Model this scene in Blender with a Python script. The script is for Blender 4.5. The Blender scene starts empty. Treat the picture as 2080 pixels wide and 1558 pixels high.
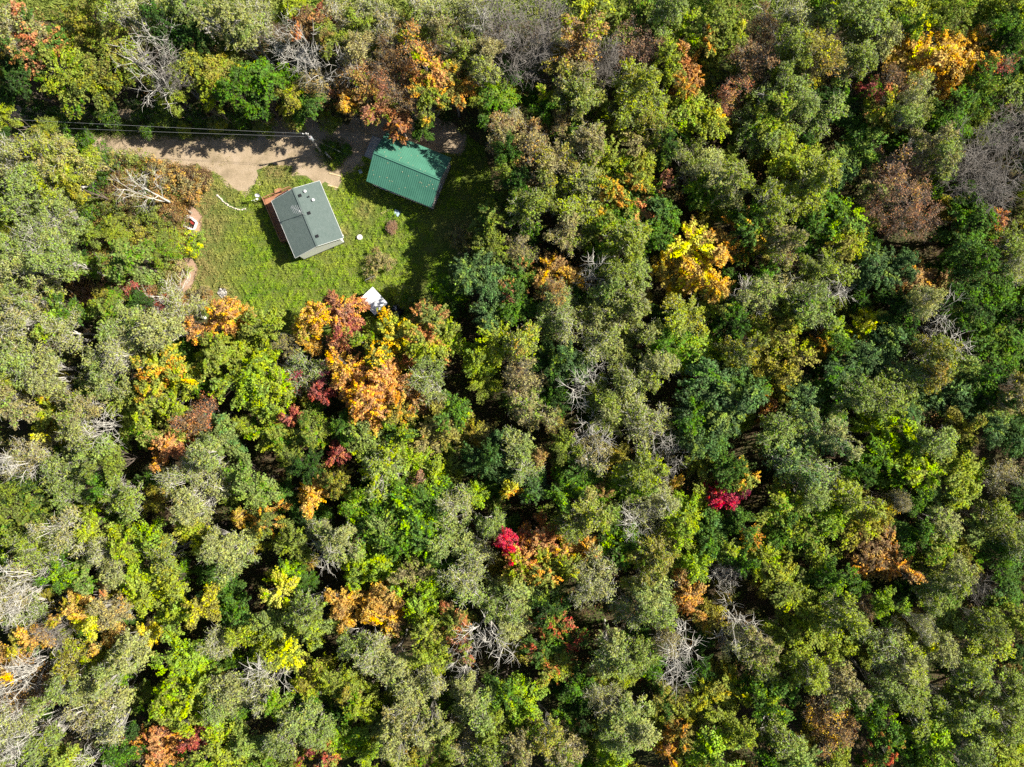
import bpy, bmesh, math, random
import numpy as np
from mathutils import Vector, Matrix

# ------------------------------------------------------------------ scene, camera, light
scene = bpy.context.scene
COL = scene.collection
CAM_H = 100.0
cam_d = bpy.data.cameras.new("camera")
cam_d.sensor_width = 36.0
cam_d.lens = 36.0 * 1431.0 / 2080.0
cam_d.clip_start = 0.5
cam_d.clip_end = 3000.0
cam = bpy.data.objects.new("camera", cam_d)
cam.location = (0, 0, CAM_H)
cam.rotation_euler = (0, 0, 0)
COL.objects.link(cam)
scene.camera = cam

SUN_EL, SUN_AZ = 40.0, 12.5            # azimuth counted from +x towards +y
world = bpy.data.worlds.new("World")
scene.world = world
world.use_nodes = True
wn = world.node_tree
sky = wn.nodes.new("ShaderNodeTexSky")
sky.sky_type = 'NISHITA'
sky.sun_disc = False
sky.sun_elevation = math.radians(SUN_EL)
sky.sun_rotation = math.radians(90 - SUN_AZ)
bg = wn.nodes["Background"]
bg.inputs["Strength"].default_value = 0.05
wn.links.new(sky.outputs[0], bg.inputs[0])

sd = bpy.data.lights.new("sun", 'SUN')
sd.energy = 5.0
sd.angle = math.radians(0.5)
sd.color = (1.0, 0.945, 0.83)
sun = bpy.data.objects.new("sun", sd)
ce, se = math.cos(math.radians(SUN_EL)), math.sin(math.radians(SUN_EL))
sdir = Vector((ce * math.cos(math.radians(SUN_AZ)), ce * math.sin(math.radians(SUN_AZ)), se))
sun.rotation_euler = sdir.to_track_quat('Z', 'Y').to_euler()
sun.location = sdir * 200
COL.objects.link(sun)

scene.view_settings.view_transform = 'Standard'
scene.view_settings.look = 'None'
scene.view_settings.exposure = 1.12
scene.view_settings.gamma = 1.0
scene.render.engine = 'CYCLES'
scene.cycles.max_bounces = 5
scene.cycles.diffuse_bounces = 3
scene.cycles.glossy_bounces = 2
scene.cycles.transmission_bounces = 3
scene.cycles.transparent_max_bounces = 4
scene.cycles.use_denoising = False
scene.cycles.caustics_reflective = False
scene.cycles.caustics_refractive = False
scene.cycles.sample_clamp_indirect = 4.0


def P(px, py, h=0.0):
    """A point of the 2080 x 1558 aerial survey picture, taken from CAM_H above the ground, at height h -> world metres."""
    s = (CAM_H - h) / 1431.0
    return ((px - 1040.0) * s, (779.0 - py) * s)


# ------------------------------------------------------------------ object helpers
def tag(o, label=None, cat=None, group=None, kind=None):
    if label: o["label"] = label
    if cat: o["category"] = cat
    if group: o["group"] = group
    if kind: o["kind"] = kind
    return o


def link(name, data, parent=None):
    o = bpy.data.objects.new(name, data)
    COL.objects.link(o)
    if parent is not None:
        o.parent = parent
    return o


def empty(name, loc, rz=0.0):
    o = bpy.data.objects.new(name, None)
    o.empty_display_size = 0.3
    o.location = loc
    o.rotation_euler = (0, 0, rz)
    COL.objects.link(o)
    return o


class MB:
    """Collects boxes, prisms and tubes; build() links them as one mesh object."""
    def __init__(self):
        self.v, self.f, self.m = [], [], []

    def add(self, vs, fs, mi=0):
        b = len(self.v)
        self.v += [tuple(p) for p in vs]
        self.f += [tuple(b + i for i in f) for f in fs]
        self.m += [mi] * len(fs)
        return self

    def box(self, c, s, rz=0.0, mi=0, rot=None):
        R = rot if rot is not None else Matrix.Rotation(rz, 3, 'Z')
        vs = []
        for z in (-.5, .5):
            for x, y in ((-.5, -.5), (.5, -.5), (.5, .5), (-.5, .5)):
                vs.append(Vector(c) + R @ Vector((x * s[0], y * s[1], z * s[2])))
        return self.add(vs, [(3, 2, 1, 0), (4, 5, 6, 7), (0, 1, 5, 4), (1, 2, 6, 5), (2, 3, 7, 6), (3, 0, 4, 7)], mi)

    def bar(self, a, b, w, t=None, mi=0):
        a, b = Vector(a), Vector(b)
        d = b - a
        q = d.to_track_quat('X', 'Z').to_matrix()
        return self.box((a + b) / 2, (d.length, w, t or w), rot=q, mi=mi)

    def prism(self, poly, z0, z1, mi=0):
        n = len(poly)
        vs = [(p[0], p[1], z0) for p in poly] + [(p[0], p[1], z1) for p in poly]
        fs = [tuple(range(n - 1, -1, -1)), tuple(range(n, 2 * n))]
        fs += [(i, (i + 1) % n, n + (i + 1) % n, n + i) for i in range(n)]
        return self.add(vs, fs, mi)

    def tube(self, pts, radii, n=8, mi=0):
        pts = [Vector(p) for p in pts]
        if not hasattr(radii, '__len__'):
            radii = [radii] * len(pts)
        vs = []
        for i, p in enumerate(pts):
            d = (pts[min(i + 1, len(pts) - 1)] - pts[max(i - 1, 0)]).normalized()
            u = d.cross(Vector((0, 0, 1)))
            if u.length < 1e-3: u = Vector((1, 0, 0))
            u.normalize(); w = d.cross(u)
            for k in range(n):
                a = 2 * math.pi * k / n
                vs.append(p + (u * math.cos(a) + w * math.sin(a)) * radii[i])
        fs = []
        for i in range(len(pts) - 1):
            for k in range(n):
                fs.append((i * n + k, i * n + (k + 1) % n, (i + 1) * n + (k + 1) % n, (i + 1) * n + k))
        fs.append(tuple(range(n - 1, -1, -1)))
        fs.append(tuple((len(pts) - 1) * n + k for k in range(n)))
        return self.add(vs, fs, mi)

    def lathe(self, c, prof, n=16, mi=0):
        vs = [(c[0] + r * math.cos(2 * math.pi * k / n), c[1] + r * math.sin(2 * math.pi * k / n), c[2] + z) for r, z in prof for k in range(n)]
        fs = []
        for i in range(len(prof) - 1):
            for k in range(n):
                fs.append((i * n + k, i * n + (k + 1) % n, (i + 1) * n + (k + 1) % n, (i + 1) * n + k))
        fs.append(tuple(range(n - 1, -1, -1)))
        fs.append(tuple((len(prof) - 1) * n + k for k in range(n)))
        return self.add(vs, fs, mi)

    def rock(self, c, r, rng, flat=0.6, mi=0):
        bm = bmesh.new()
        bmesh.ops.create_icosphere(bm, subdivisions=2, radius=1.0)
        ph = rng.random(3) * 9
        vs = []
        for v in bm.verts:
            k = 1 + .22 * math.sin(3.1 * v.co.x + ph[0]) * math.cos(2.7 * v.co.y + ph[1]) + .12 * math.sin(5 * v.co.z + 4 * v.co.x + ph[2])
            vs.append((c[0] + v.co.x * r * k, c[1] + v.co.y * r * k * .85, c[2] + v.co.z * r * k * flat))
        fs = [tuple(v.index for v in f.verts) for f in bm.faces]
        bm.free()
        return self.add(vs, fs, mi)

    def mesh(self, name, mats):
        me = bpy.data.meshes.new(name)
        me.from_pydata(self.v, [], self.f)
        for m in (mats if isinstance(mats, (list, tuple)) else [mats]):
            me.materials.append(m)
        if any(self.m):
            me.polygons.foreach_set("material_index", self.m)
        me.update()
        return me

    def build(self, name, mats, parent=None):
        return link(name, self.mesh(name, mats), parent)


# ------------------------------------------------------------------ materials
def mat(name, rough=0.8, spec=0.3):
    m = bpy.data.materials.new(name)
    m.use_nodes = True
    nt = m.node_tree
    b = nt.nodes["Principled BSDF"]
    b.inputs["Roughness"].default_value = rough
    b.inputs["Specular IOR Level"].default_value = spec
    return m, nt, b


def N(nt, t, **kw):
    n = nt.nodes.new(t)
    for k, v in kw.items():
        if hasattr(n, k): setattr(n, k, v)
        else: n.inputs[k].default_value = v
    return n


def noise(nt, scale, detail=4, rough=0.6, vec=None, dist=0.0):
    n = N(nt, "ShaderNodeTexNoise")
    n.inputs["Scale"].default_value = scale
    n.inputs["Detail"].default_value = detail
    n.inputs["Roughness"].default_value = rough
    n.inputs["Distortion"].default_value = dist
    if vec is None:
        vec = N(nt, "ShaderNodeTexCoord").outputs["Object"]
    nt.links.new(vec, n.inputs["Vector"])
    return n.outputs["Fac"]


def ramp(nt, fac, stops):
    r = N(nt, "ShaderNodeValToRGB")
    el = r.color_ramp.elements
    el[0].position, el[0].color = stops[0][0], (*stops[0][1], 1)
    el[1].position, el[1].color = stops[-1][0], (*stops[-1][1], 1)
    for p, c in stops[1:-1]:
        e = el.new(p); e.color = (*c, 1)
    nt.links.new(fac, r.inputs[0])
    return r.outputs[0]


def mixc(nt, fac, a, b, mode='MIX'):
    m = N(nt, "ShaderNodeMix", data_type='RGBA', blend_type=mode)
    for sock, val in ((m.inputs[0], fac), (m.inputs[6], a), (m.inputs[7], b)):
        if isinstance(val, (int, float)): sock.default_value = val
        elif isinstance(val, tuple): sock.default_value = (*val, 1)
        else: nt.links.new(val, sock)
    return m.outputs[2]


def mth(nt, op, a, b=0.0, c=None):
    m = N(nt, "ShaderNodeMath", operation=op)
    for i, v in enumerate((a, b, c)):
        if v is None: continue
        if isinstance(v, (int, float)): m.inputs[i].default_value = v
        else: nt.links.new(v, m.inputs[i])
    return m.outputs[0]


def bump(nt, b, h, strength=0.5, dist=0.05):
    n = N(nt, "ShaderNodeBump")
    n.inputs["Strength"].default_value = strength
    n.inputs["Distance"].default_value = dist
    nt.links.new(h, n.inputs["Height"])
    nt.links.new(n.outputs[0], b.inputs["Normal"])


def simple(name, c, c2=None, scale=3.0, rough=0.8, spec=0.3, metal=0.0, bmp=0.0):
    m, nt, b = mat(name, rough, spec)
    c2 = c2 or tuple(x * .75 for x in c)
    f = noise(nt, scale, 5)
    nt.links.new(ramp(nt, f, [(.35, c2), (.65, c)]), b.inputs["Base Color"])
    b.inputs["Metallic"].default_value = metal
    if bmp:
        bump(nt, b, noise(nt, scale * 4, 3), bmp, .02)
    return m


def leaf_material():
    m = bpy.data.materials.new("autumn_leaves")
    m.use_nodes = True
    nt = m.node_tree
    nt.nodes.clear()
    out = N(nt, "ShaderNodeOutputMaterial")
    info = N(nt, "ShaderNodeObjectInfo")
    t2 = N(nt, "ShaderNodeAttribute", attribute_type='OBJECT', attribute_name="tint_two")
    bias = N(nt, "ShaderNodeAttribute", attribute_type='OBJECT', attribute_name="tint_share")
    rnd = N(nt, "ShaderNodeAttribute", attribute_type='GEOMETRY', attribute_name="leaf_rnd")
    clu = N(nt, "ShaderNodeAttribute", attribute_type='GEOMETRY', attribute_name="clump_rnd")
    tc = N(nt, "ShaderNodeTexCoord")
    off = N(nt, "ShaderNodeVectorMath", operation='ADD')
    nt.links.new(tc.outputs["Object"], off.inputs[0])
    sc = mth(nt, 'MULTIPLY', info.outputs["Random"], 40.0)
    cx = N(nt, "ShaderNodeCombineXYZ")
    nt.links.new(sc, cx.inputs[0]); nt.links.new(sc, cx.inputs[2])
    nt.links.new(cx.outputs[0], off.inputs[1])
    patch = noise(nt, 0.28, 2, .5, off.outputs[0])
    # which leaves have turned: broad patches, then whole sprays, then single leaves
    v = mth(nt, 'ADD', mth(nt, 'MULTIPLY', patch, 1.5), mth(nt, 'MULTIPLY', clu.outputs["Fac"], .42))
    v = mth(nt, 'ADD', v, mth(nt, 'MULTIPLY', rnd.outputs["Fac"], .22))
    thr = mth(nt, 'SUBTRACT', 1.62, mth(nt, 'MULTIPLY', bias.outputs["Fac"], 1.1))
    sel = mth(nt, 'MULTIPLY', mth(nt, 'SUBTRACT', v, thr), 5.0)
    sel = N(nt, "ShaderNodeClamp").outputs[0] if False else mth(nt, 'MINIMUM', mth(nt, 'MAXIMUM', sel, 0.0), 1.0)
    col = mixc(nt, sel, info.outputs["Color"], t2.outputs["Color"])
    # leaf to leaf and spray to spray variation of the pigment
    hs = N(nt, "ShaderNodeHueSaturation")
    nt.links.new(col, hs.inputs["Color"])
    nt.links.new(mth(nt, 'ADD', .475, mth(nt, 'MULTIPLY', rnd.outputs["Fac"], .05)), hs.inputs["Hue"])
    nt.links.new(mth(nt, 'ADD', .85, mth(nt, 'MULTIPLY', clu.outputs["Fac"], .25)), hs.inputs["Saturation"])
    val = mth(nt, 'ADD', .48, mth(nt, 'ADD', mth(nt, 'MULTIPLY', rnd.outputs["Fac"], .75), mth(nt, 'MULTIPLY', clu.outputs["Fac"], .45)))
    nt.links.new(val, hs.inputs["Value"])
    dif = N(nt, "ShaderNodeBsdfDiffuse")
    nt.links.new(hs.outputs[0], dif.inputs[0])
    tr = N(nt, "ShaderNodeBsdfTranslucent")
    nt.links.new(mixc(nt, 1.0, hs.outputs[0], (1.0, 1.0, .6), 'MULTIPLY'), tr.inputs[0])
    mx = N(nt, "ShaderNodeMixShader")
    mx.inputs[0].default_value = .22
    nt.links.new(dif.outputs[0], mx.inputs[1]); nt.links.new(tr.outputs[0], mx.inputs[2])
    nt.links.new(mx.outputs[0], out.inputs[0])
    return m


LEAF = leaf_material()
BARK = {
    'white': simple("white_bark", (.68, .65, .58), (.42, .39, .34), 2.5, .75),
    'grey': simple("grey_bark", (.30, .27, .24), (.17, .15, .13), 2.5, .85),
    'brown': simple("brown_bark", (.16, .13, .10), (.09, .07, .055), 2.5, .9),
    'pale': simple("silver_bark", (.58, .55, .49), (.38, .35, .31), 2.5, .8),
}


def point_color_material(name, attr="tint", trans=.2):
    m = bpy.data.materials.new(name)
    m.use_nodes = True
    nt = m.node_tree
    nt.nodes.clear()
    out = N(nt, "ShaderNodeOutputMaterial")
    a = N(nt, "ShaderNodeAttribute", attribute_type='GEOMETRY', attribute_name=attr)
    d = N(nt, "ShaderNodeBsdfDiffuse"); t = N(nt, "ShaderNodeBsdfTranslucent")
    nt.links.new(a.outputs["Color"], d.inputs[0]); nt.links.new(a.outputs["Color"], t.inputs[0])
    mx = N(nt, "ShaderNodeMixShader"); mx.inputs[0].default_value = trans
    nt.links.new(d.outputs[0], mx.inputs[1]); nt.links.new(t.outputs[0], mx.inputs[2])
    nt.links.new(mx.outputs[0], out.inputs[0])
    return m


# ------------------------------------------------------------------ fast numpy meshes
def np_mesh(name, verts, quads, mats, midx=None, fattrs=None, colors=None):
    me = bpy.data.meshes.new(name)
    nv, nf = len(verts), len(quads)
    k = quads.shape[1]
    me.vertices.add(nv)
    me.vertices.foreach_set("co", verts.astype(np.float32).ravel())
    me.loops.add(nf * k)
    me.loops.foreach_set("vertex_index", quads.astype(np.int32).ravel())
    me.polygons.add(nf)
    me.polygons.foreach_set("loop_start", (np.arange(nf) * k).astype(np.int32))
    for m in mats: me.materials.append(m)
    if midx is not None:
        me.polygons.foreach_set("material_index", midx.astype(np.int32))
    for an, val in (fattrs or {}).items():
        a = me.attributes.new(an, 'FLOAT', 'POINT')
        a.data.foreach_set("value", val.astype(np.float32))
    if colors is not None:
        a = me.attributes.new("tint", 'FLOAT_COLOR', 'POINT')
        a.data.foreach_set("color", np.concatenate([colors, np.ones((nv, 1))], 1).astype(np.float32).ravel())
    me.update(calc_edges=True)
    return me


def unit(v):
    return v / np.maximum(np.linalg.norm(v, axis=-1, keepdims=True), 1e-6)


def cards(c, nrm, size, rng, aspect=.62):
    """Leaf-sized four-cornered blades at c facing nrm."""
    n = len(c)
    t = unit(np.cross(nrm, rng.normal(size=(n, 3))))
    b = np.cross(nrm, t)
    s = size[:, None]
    v = np.stack([c - t * s * .5, c + b * s * aspect * .5 + nrm * s * .08, c + t * s * .5, c - b * s * aspect * .5 + nrm * s * .08], 1).reshape(-1, 3)
    return v, np.arange(n * 4).reshape(n, 4)


def tubes(p0, p1, r0, r1, sides=3):
    n = len(p0)
    d = unit(p1 - p0)
    ref = np.where(np.abs(d[:, 2:3]) > .9, np.array([[1., 0, 0]]), np.array([[0, 0, 1.]]))
    u = unit(np.cross(d, ref)); w = np.cross(d, u)
    vs = []
    for p, r in ((p0, r0), (p1, r1)):
        for k in range(sides):
            a = 2 * math.pi * k / sides
            vs.append(p + (u * math.cos(a) + w * math.sin(a)) * r[:, None])
    v = np.stack(vs, 1).reshape(-1, 3)
    b = np.arange(n)[:, None] * (2 * sides)
    q = [np.concatenate([b + k, b + (k + 1) % sides, b + sides + (k + 1) % sides, b + sides + k], 1) for k in range(sides)]
    return v, np.stack(q, 1).reshape(-1, 4)


def grow(kind, seed, R, H):
    """One tree: a skeleton of trunk, limbs and twigs, and the sprays of leaves that hang on it."""
    rng = np.random.default_rng(seed)
    S = dict(
        maple=dict(lob=1.5, cl=18, nl=36, ls=.28, cr=.42, fl=.50, tw=0, base=.30, up=.70, lr=.34),
        green=dict(lob=1.5, cl=18, nl=34, ls=.26, cr=.43, fl=.65, tw=1, base=.30, up=.55, lr=.35),
        oak=dict(lob=1.6, cl=19, nl=36, ls=.28, cr=.42, fl=.60, tw=0, base=.32, up=.60, lr=.34),
        birch=dict(lob=1.4, cl=14, nl=20, ls=.22, cr=.56, fl=.85, tw=3, base=.34, up=.45, lr=.36),
        aspen=dict(lob=1.5, cl=18, nl=32, ls=.23, cr=.48, fl=.85, tw=2, base=.30, up=.5, lr=.36),
        sparse=dict(lob=1.4, cl=13, nl=22, ls=.21, cr=.55, fl=.8, tw=4, base=.30, up=.5, lr=.38),
        bare=dict(lob=.9, cl=5, nl=0, ls=.2, cr=.9, fl=.9, tw=6, base=.34, up=.5, lr=.50),
        twiggy=dict(lob=1.1, cl=9, nl=0, ls=.2, cr=.9, fl=.9, tw=6, base=.28, up=.5, lr=.52),
        shrub=dict(lob=1.2, cl=14, nl=32, ls=.19, cr=.40, fl=.8, tw=2, base=.05, up=.6, lr=.45),
    )[kind]
    nlob = max(3, int(round(S['lob'] * (2.2 + R * 1.15))))
    zb = H * S['base']
    # trunk
    segs = []
    npt = 7
    tz = np.linspace(0, H * .8, npt)
    tp = np.stack([np.cumsum(rng.normal(0, .12, npt)), np.cumsum(rng.normal(0, .12, npt)), tz], 1)
    tp[0, :2] = 0
    r_t = (.07 if kind != 'bare' else .10) + .011 * H
    tr = r_t * (1 - .78 * np.linspace(0, 1, npt))
    if kind == 'shrub':
        tr *= .3
    for i in range(npt - 1):
        segs.append((tp[i], tp[i + 1], tr[i], tr[i + 1]))
    C, CI, CR, LOB = [], [], [], []
    ga = rng.random() * 6.28
    tallest = rng.integers(0, nlob)
    for l in range(nlob):
        q = (l + .35) / nlob
        rad = R * (.78 * math.sqrt(q)) * rng.uniform(.78, 1.15)
        a = ga + l * 2.4 + rng.normal(0, .25)
        lr = R * S['lr'] * rng.uniform(.75, 1.15) * (1.1 - .2 * q)
        topz = H * (1 - .30 * (rad / R) ** 2) * rng.uniform(.80, 1.0)
        if l == tallest: topz = H
        c = np.array([rad * math.cos(a) + tp[-1, 0] * .6, rad * math.sin(a) + tp[-1, 1] * .6, topz - lr * .9])
        LOB.append((c, lr))
        # limb with a bend
        j = min(npt - 2, max(1, int((.25 + .45 * (1 - q) + rng.uniform(-.08, .1)) * npt)))
        s = tp[j]
        lp = [s]
        for k in range(1, 5):
            t = k / 4
            p = s * (1 - t) + c * t
            p = p + np.array([0, 0, -math.sin(math.pi * t) * .12 * np.linalg.norm(c - s)]) * (1 if kind not in ('bare', 'twiggy') else .6) + rng.normal(0, .12, 3) * (k < 4)
            lp.append(p)
        lr0 = tr[j] * .62
        for k in range(4):
            segs.append((lp[k], lp[k + 1], lr0 * (1 - .2 * k), lr0 * (1 - .2 * (k + 1))))
        ncl = int(S['cl'] * rng.uniform(.8, 1.25))
        for k in range(ncl):
            d = rng.normal(size=3)
            d[2] = abs(d[2]) * .9 - .28
            d[:2] += np.array([math.cos(a), math.sin(a)]) * .35 * (rad / R)
            d /= np.linalg.norm(d)
            cc = c + d * lr * rng.uniform(.5, 1.3) * np.array([1, 1, .95])
            cc[2] = max(cc[2], zb)
            m = lp[rng.integers(2, 5)]
            mid = (m + cc) / 2 + rng.normal(0, .10, 3)
            rr = lr0 * (.36 if kind == 'bare' else .45 if kind == 'birch' else .32 if kind in ('twiggy', 'aspen') else .26)
            segs.append((m, mid, rr, rr * .8)); segs.append((mid, cc, rr * .8, rr * .45))
            tl = S['cr'] * (1.35 if kind in ('bare', 'twiggy', 'sparse') else 1.25)
            tw0 = .024 if kind in ('bare', 'twiggy') else .017
            ends = []
            for w in range(S['tw']):
                dd = unit(rng.normal(size=3) + d * .9 + np.array([0, 0, .25]))
                st = mid * .35 + cc * .65 if w % 2 else cc
                e1 = st + dd * tl * rng.uniform(.4, .75)
                e2 = e1 + unit(dd + rng.normal(0, .45, 3)) * tl * rng.uniform(.4, .8)
                segs.append((st, e1, tw0, tw0 * .7)); segs.append((e1, e2, tw0 * .7, tw0 * .35))
            C.append(cc); CI.append(rng.random()); CR.append(S['cr'] * rng.uniform(.7, 1.25) * (.8 + .05 * R))
    sg = [np.array([s[i] for s in segs]) for i in range(4)]
    lv = lq = None
    attrs = None
    if S['nl']:
        C = np.array(C); CI = np.array(CI); CR = np.array(CR)
        n = (S['nl'] * rng.uniform(.6, 1.4, len(C))).astype(int)
        idx = np.repeat(np.arange(len(C)), n)
        g = rng.normal(size=(len(idx), 3))
        g = g / np.maximum(1, np.linalg.norm(g, axis=1, keepdims=True) / 1.9)
        if kind in ('maple', 'green', 'oak', 'aspen'):      # sprays reach outwards along their twigs
            ho = C[idx] * np.array([1, 1, 0]); ho = unit(ho)
            tg = np.stack([-ho[:, 1], ho[:, 0], np.zeros(len(ho))], 1)
            k_ = 1.75 if kind != 'aspen' else 1.35
            go_, gt_ = (g * ho).sum(1, keepdims=True), (g * tg).sum(1, keepdims=True)
            g = ho * go_ * k_ + tg * gt_ * .62 + np.array([0, 0, 1.0]) * (g[:, 2:3] - .22 * np.abs(go_))
        p = C[idx] + g * (CR[idx] * .55)[:, None] * np.array([1, 1, S['fl']])
        out = unit(p - np.array([0, 0, H * .45]))
        nr = unit(np.array([0, 0, 1.0]) * S['up'] + out * .35 + unit(g) * .25 + rng.normal(size=p.shape) * .55)
        sz = S['ls'] * rng.uniform(.65, 1.35, len(p))
        lv, lq = cards(p, nr, sz, rng)
        attrs = dict(leaf_rnd=np.repeat(rng.random(len(p)), 4), clump_rnd=np.repeat(CI[idx], 4))
    return sg, lv, lq, attrs


VAR = {}


def variants(kind, bark, sizes, n, H=13.0):
    """Build the crown and trunk meshes of a few individuals of a kind, in each size class."""
    for si, R in enumerate(sizes):
        for i in range(n):
            Hh = H if kind != 'shrub' else 2.6
            sg, lv, lq, at = grow(kind, hash_seed(kind, si, i), R, Hh)
            big = sg[2] > .03
            crown = np_mesh(kind + "_leaves", lv, lq, [LEAF], None, at) if lv is not None else None
            a, b = tubes(sg[0][big], sg[1][big], sg[2][big], sg[3][big], 5)
            a2, b2 = tubes(sg[0][~big], sg[1][~big], sg[2][~big], sg[3][~big], 3)
            limbs = np_mesh(kind + "_wood", np.concatenate([a, a2]), np.concatenate([b, b2 + len(a)]), [BARK[bark]])
            VAR.setdefault(kind, []).append((R, Hh, crown, limbs, (lv, lq)))


def hash_seed(*a):
    s = 17
    for x in a:
        for ch in str(x):
            s = (s * 131 + ord(ch)) % 1000003
    return s


variants('maple', 'grey', (3.0, 5.2), 4)
variants('green', 'brown', (2.6, 4.2), 4)
variants('oak', 'brown', (3.2, 5.6), 3)
variants('birch', 'white', (2.8, 4.4), 4)
variants('aspen', 'pale', (2.6, 4.0), 4)
variants('sparse', 'grey', (2.8, 4.6), 3)
variants('bare', 'white', (2.6, 4.2), 4)
variants('twiggy', 'grey', (2.6, 4.4), 3)
variants('shrub', 'grey', (1.4, 2.4), 4)
# ------------------------------------------------------------------ the ground and what lies on it
g_rng = np.random.default_rng(5)


def ground_sheet(name, poly, z, m, jag=0.0):
    """A flat sheet; its rim is broken up so that it does not run ruler-straight."""
    pts = []
    n = len(poly)
    for i in range(n):
        a, b = np.array(poly[i]), np.array(poly[(i + 1) % n])
        k = max(1, int(np.linalg.norm(b - a) / .8)) if jag else 1
        for j in range(k):
            p = a + (b - a) * j / k
            pts.append(p + (g_rng.normal(0, jag, 2) if jag else 0))
    me = bpy.data.meshes.new(name)
    me.from_pydata([(p[0], p[1], z) for p in pts], [], [tuple(range(len(pts)))])
    me.materials.append(m)
    o = link(name, me)
    nrm = me.polygons[0].normal
    if nrm.z < 0: me.flip_normals()
    return tag(o, kind="structure")


mf, nt, b = mat("forest_floor", .95, .1)
f1 = noise(nt, .35, 6); f2 = noise(nt, 5.0, 5, .7); f3 = noise(nt, 22, 3, .7)
c = mixc(nt, ramp(nt, f1, [(.42, (0, 0, 0)), (.6, (1, 1, 1))]), (.085, .058, .036), (.055, .075, .022))
c = mixc(nt, ramp(nt, f2, [(.50, (0, 0, 0)), (.66, (1, 1, 1))]), c, (.17, .115, .06))
c = mixc(nt, ramp(nt, f3, [(.45, (0, 0, 0)), (.7, (1, 1, 1))]), c, (.03, .026, .016))
nt.links.new(c, b.inputs["Base Color"]); bump(nt, b, f2, .8, .15)
ground_sheet("ground", [(-400, -400), (400, -400), (400, 400), (-400, 400)], 0.0, mf)

ml, nt, b = mat("lawn_soil", .95, .1)
f1 = noise(nt, .5, 5); f2 = noise(nt, 6, 5, .7)
c = mixc(nt, ramp(nt, f1, [(.42, (0, 0, 0)), (.62, (1, 1, 1))]), (.085, .14, .025), (.15, .17, .04))
c = mixc(nt, ramp(nt, f2, [(.48, (0, 0, 0)), (.7, (1, 1, 1))]), c, (.20, .17, .08))
nt.links.new(c, b.inputs["Base Color"]); bump(nt, b, f2, .6, .1)
LAWN = [P(*p) for p in [(405, 300), (460, 290), (560, 285), (700, 300), (760, 270), (930, 262), (985, 300), (1010, 420), (1000, 520), (960, 600), (900, 660), (800, 690), (640, 690),
                        (500, 690), (420, 640), (370, 590), (350, 520), (365, 470), (395, 420), (400, 380)]]
ground_sheet("lawn", LAWN, .004, ml, .25)

md, nt, b = mat("gravel_and_dirt", .95, .15)
f1 = noise(nt, .45, 6, .6); f2 = noise(nt, 4, 6, .75); f3 = noise(nt, 30, 3, .8)
c = ramp(nt, f1, [(.30, (.24, .185, .115)), (.5, (.39, .30, .20)), (.7, (.46, .36, .26))])
c = mixc(nt, ramp(nt, f2, [(.54, (0, 0, 0)), (.72, (1, 1, 1))]), c, (.25, .215, .11))
c = mixc(nt, ramp(nt, f3, [(.35, (1, 1, 1)), (.5, (0, 0, 0))]), c, (.20, .15, .11))
nt.links.new(c, b.inputs["Base Color"]); bump(nt, b, f3, .7, .06)
DRIVE = [P(*p) for p in [(-60, 205), (40, 222), (150, 216), (300, 226), (420, 235), (520, 246), (620, 240), (700, 246), (790, 240), (900, 248), (950, 275), (935, 312), (740, 318),
                         (716, 345), (694, 352), (694, 382), (665, 379), (640, 371), (612, 356), (590, 338), (560, 334), (536, 340), (527, 352), (520, 372), (503, 388), (482, 388),
                         (462, 368), (440, 350), (400, 340), (350, 338), (290, 322), (240, 310), (180, 300), (100, 282), (20, 262), (-60, 250)]]
ground_sheet("gravel_drive", DRIVE, .008, md, .4)

mfd, nt, b = mat("field_grass", .95, .1)
f1 = noise(nt, .12, 5); f2 = noise(nt, 3, 6, .75)
c = mixc(nt, ramp(nt, f1, [(.4, (0, 0, 0)), (.6, (1, 1, 1))]), (.15, .21, .035), (.22, .25, .06))
c = mixc(nt, ramp(nt, f2, [(.5, (0, 0, 0)), (.68, (1, 1, 1))]), c, (.11, .14, .035))
nt.links.new(c, b.inputs["Base Color"]); bump(nt, b, f2, .8, .2)
ground_sheet("field", [(-300, 51.5), (300, 51.5), (300, 300), (-300, 300)], .004, mfd)

mb, nt, b = mat("worn_bare_soil", .95, .1)
f2 = noise(nt, 5, 5, .7)
nt.links.new(ramp(nt, f2, [(.3, (.26, .17, .11)), (.6, (.40, .27, .19))]), b.inputs["Base Color"]); bump(nt, b, f2, .6, .06)
for pl in ([(398, 424), (410, 440), (408, 470), (398, 492), (386, 485), (384, 460), (380, 430), (388, 415)],
           [(352, 525), (392, 520), (402, 548), (390, 585), (360, 600), (350, 575), (362, 548)]):
    ground_sheet("worn_path", [P(*p) for p in pl], .006 + .002, mb, .12)

mc = simple("pale_concrete", (.46, .45, .43), (.33, .32, .31), 1.5, .9, bmp=.3)
pad = MB().prism([P(*p) for p in [(757, 276), (790, 287), (771, 333), (740, 317)]][::-1], .0, .09).build("concrete_pad", mc)
tag(pad, kind="structure")


# ------------------------------------------------------------------ grass, weeds, undergrowth: nobody could count them
def mask_points(n, poly, rng, holes=()):
    P_ = np.array(poly)
    lo, hi = P_.min(0), P_.max(0)
    out = []
    q = rng.uniform(lo, hi, size=(n * 2, 2))
    inside = np.zeros(len(q), bool)
    def ins(q, pl):
        c = np.zeros(len(q), bool)
        j = len(pl) - 1
        for i in range(len(pl)):
            xi, yi = pl[i]; xj, yj = pl[j]
            m = ((yi > q[:, 1]) != (yj > q[:, 1])) & (q[:, 0] < (xj - xi) * (q[:, 1] - yi) / (yj - yi + 1e-12) + xi)
            c ^= m; j = i
        return c
    inside = ins(q, poly)
    for h in holes: inside &= ~ins(q, h)
    return q[inside][:n]


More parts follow.
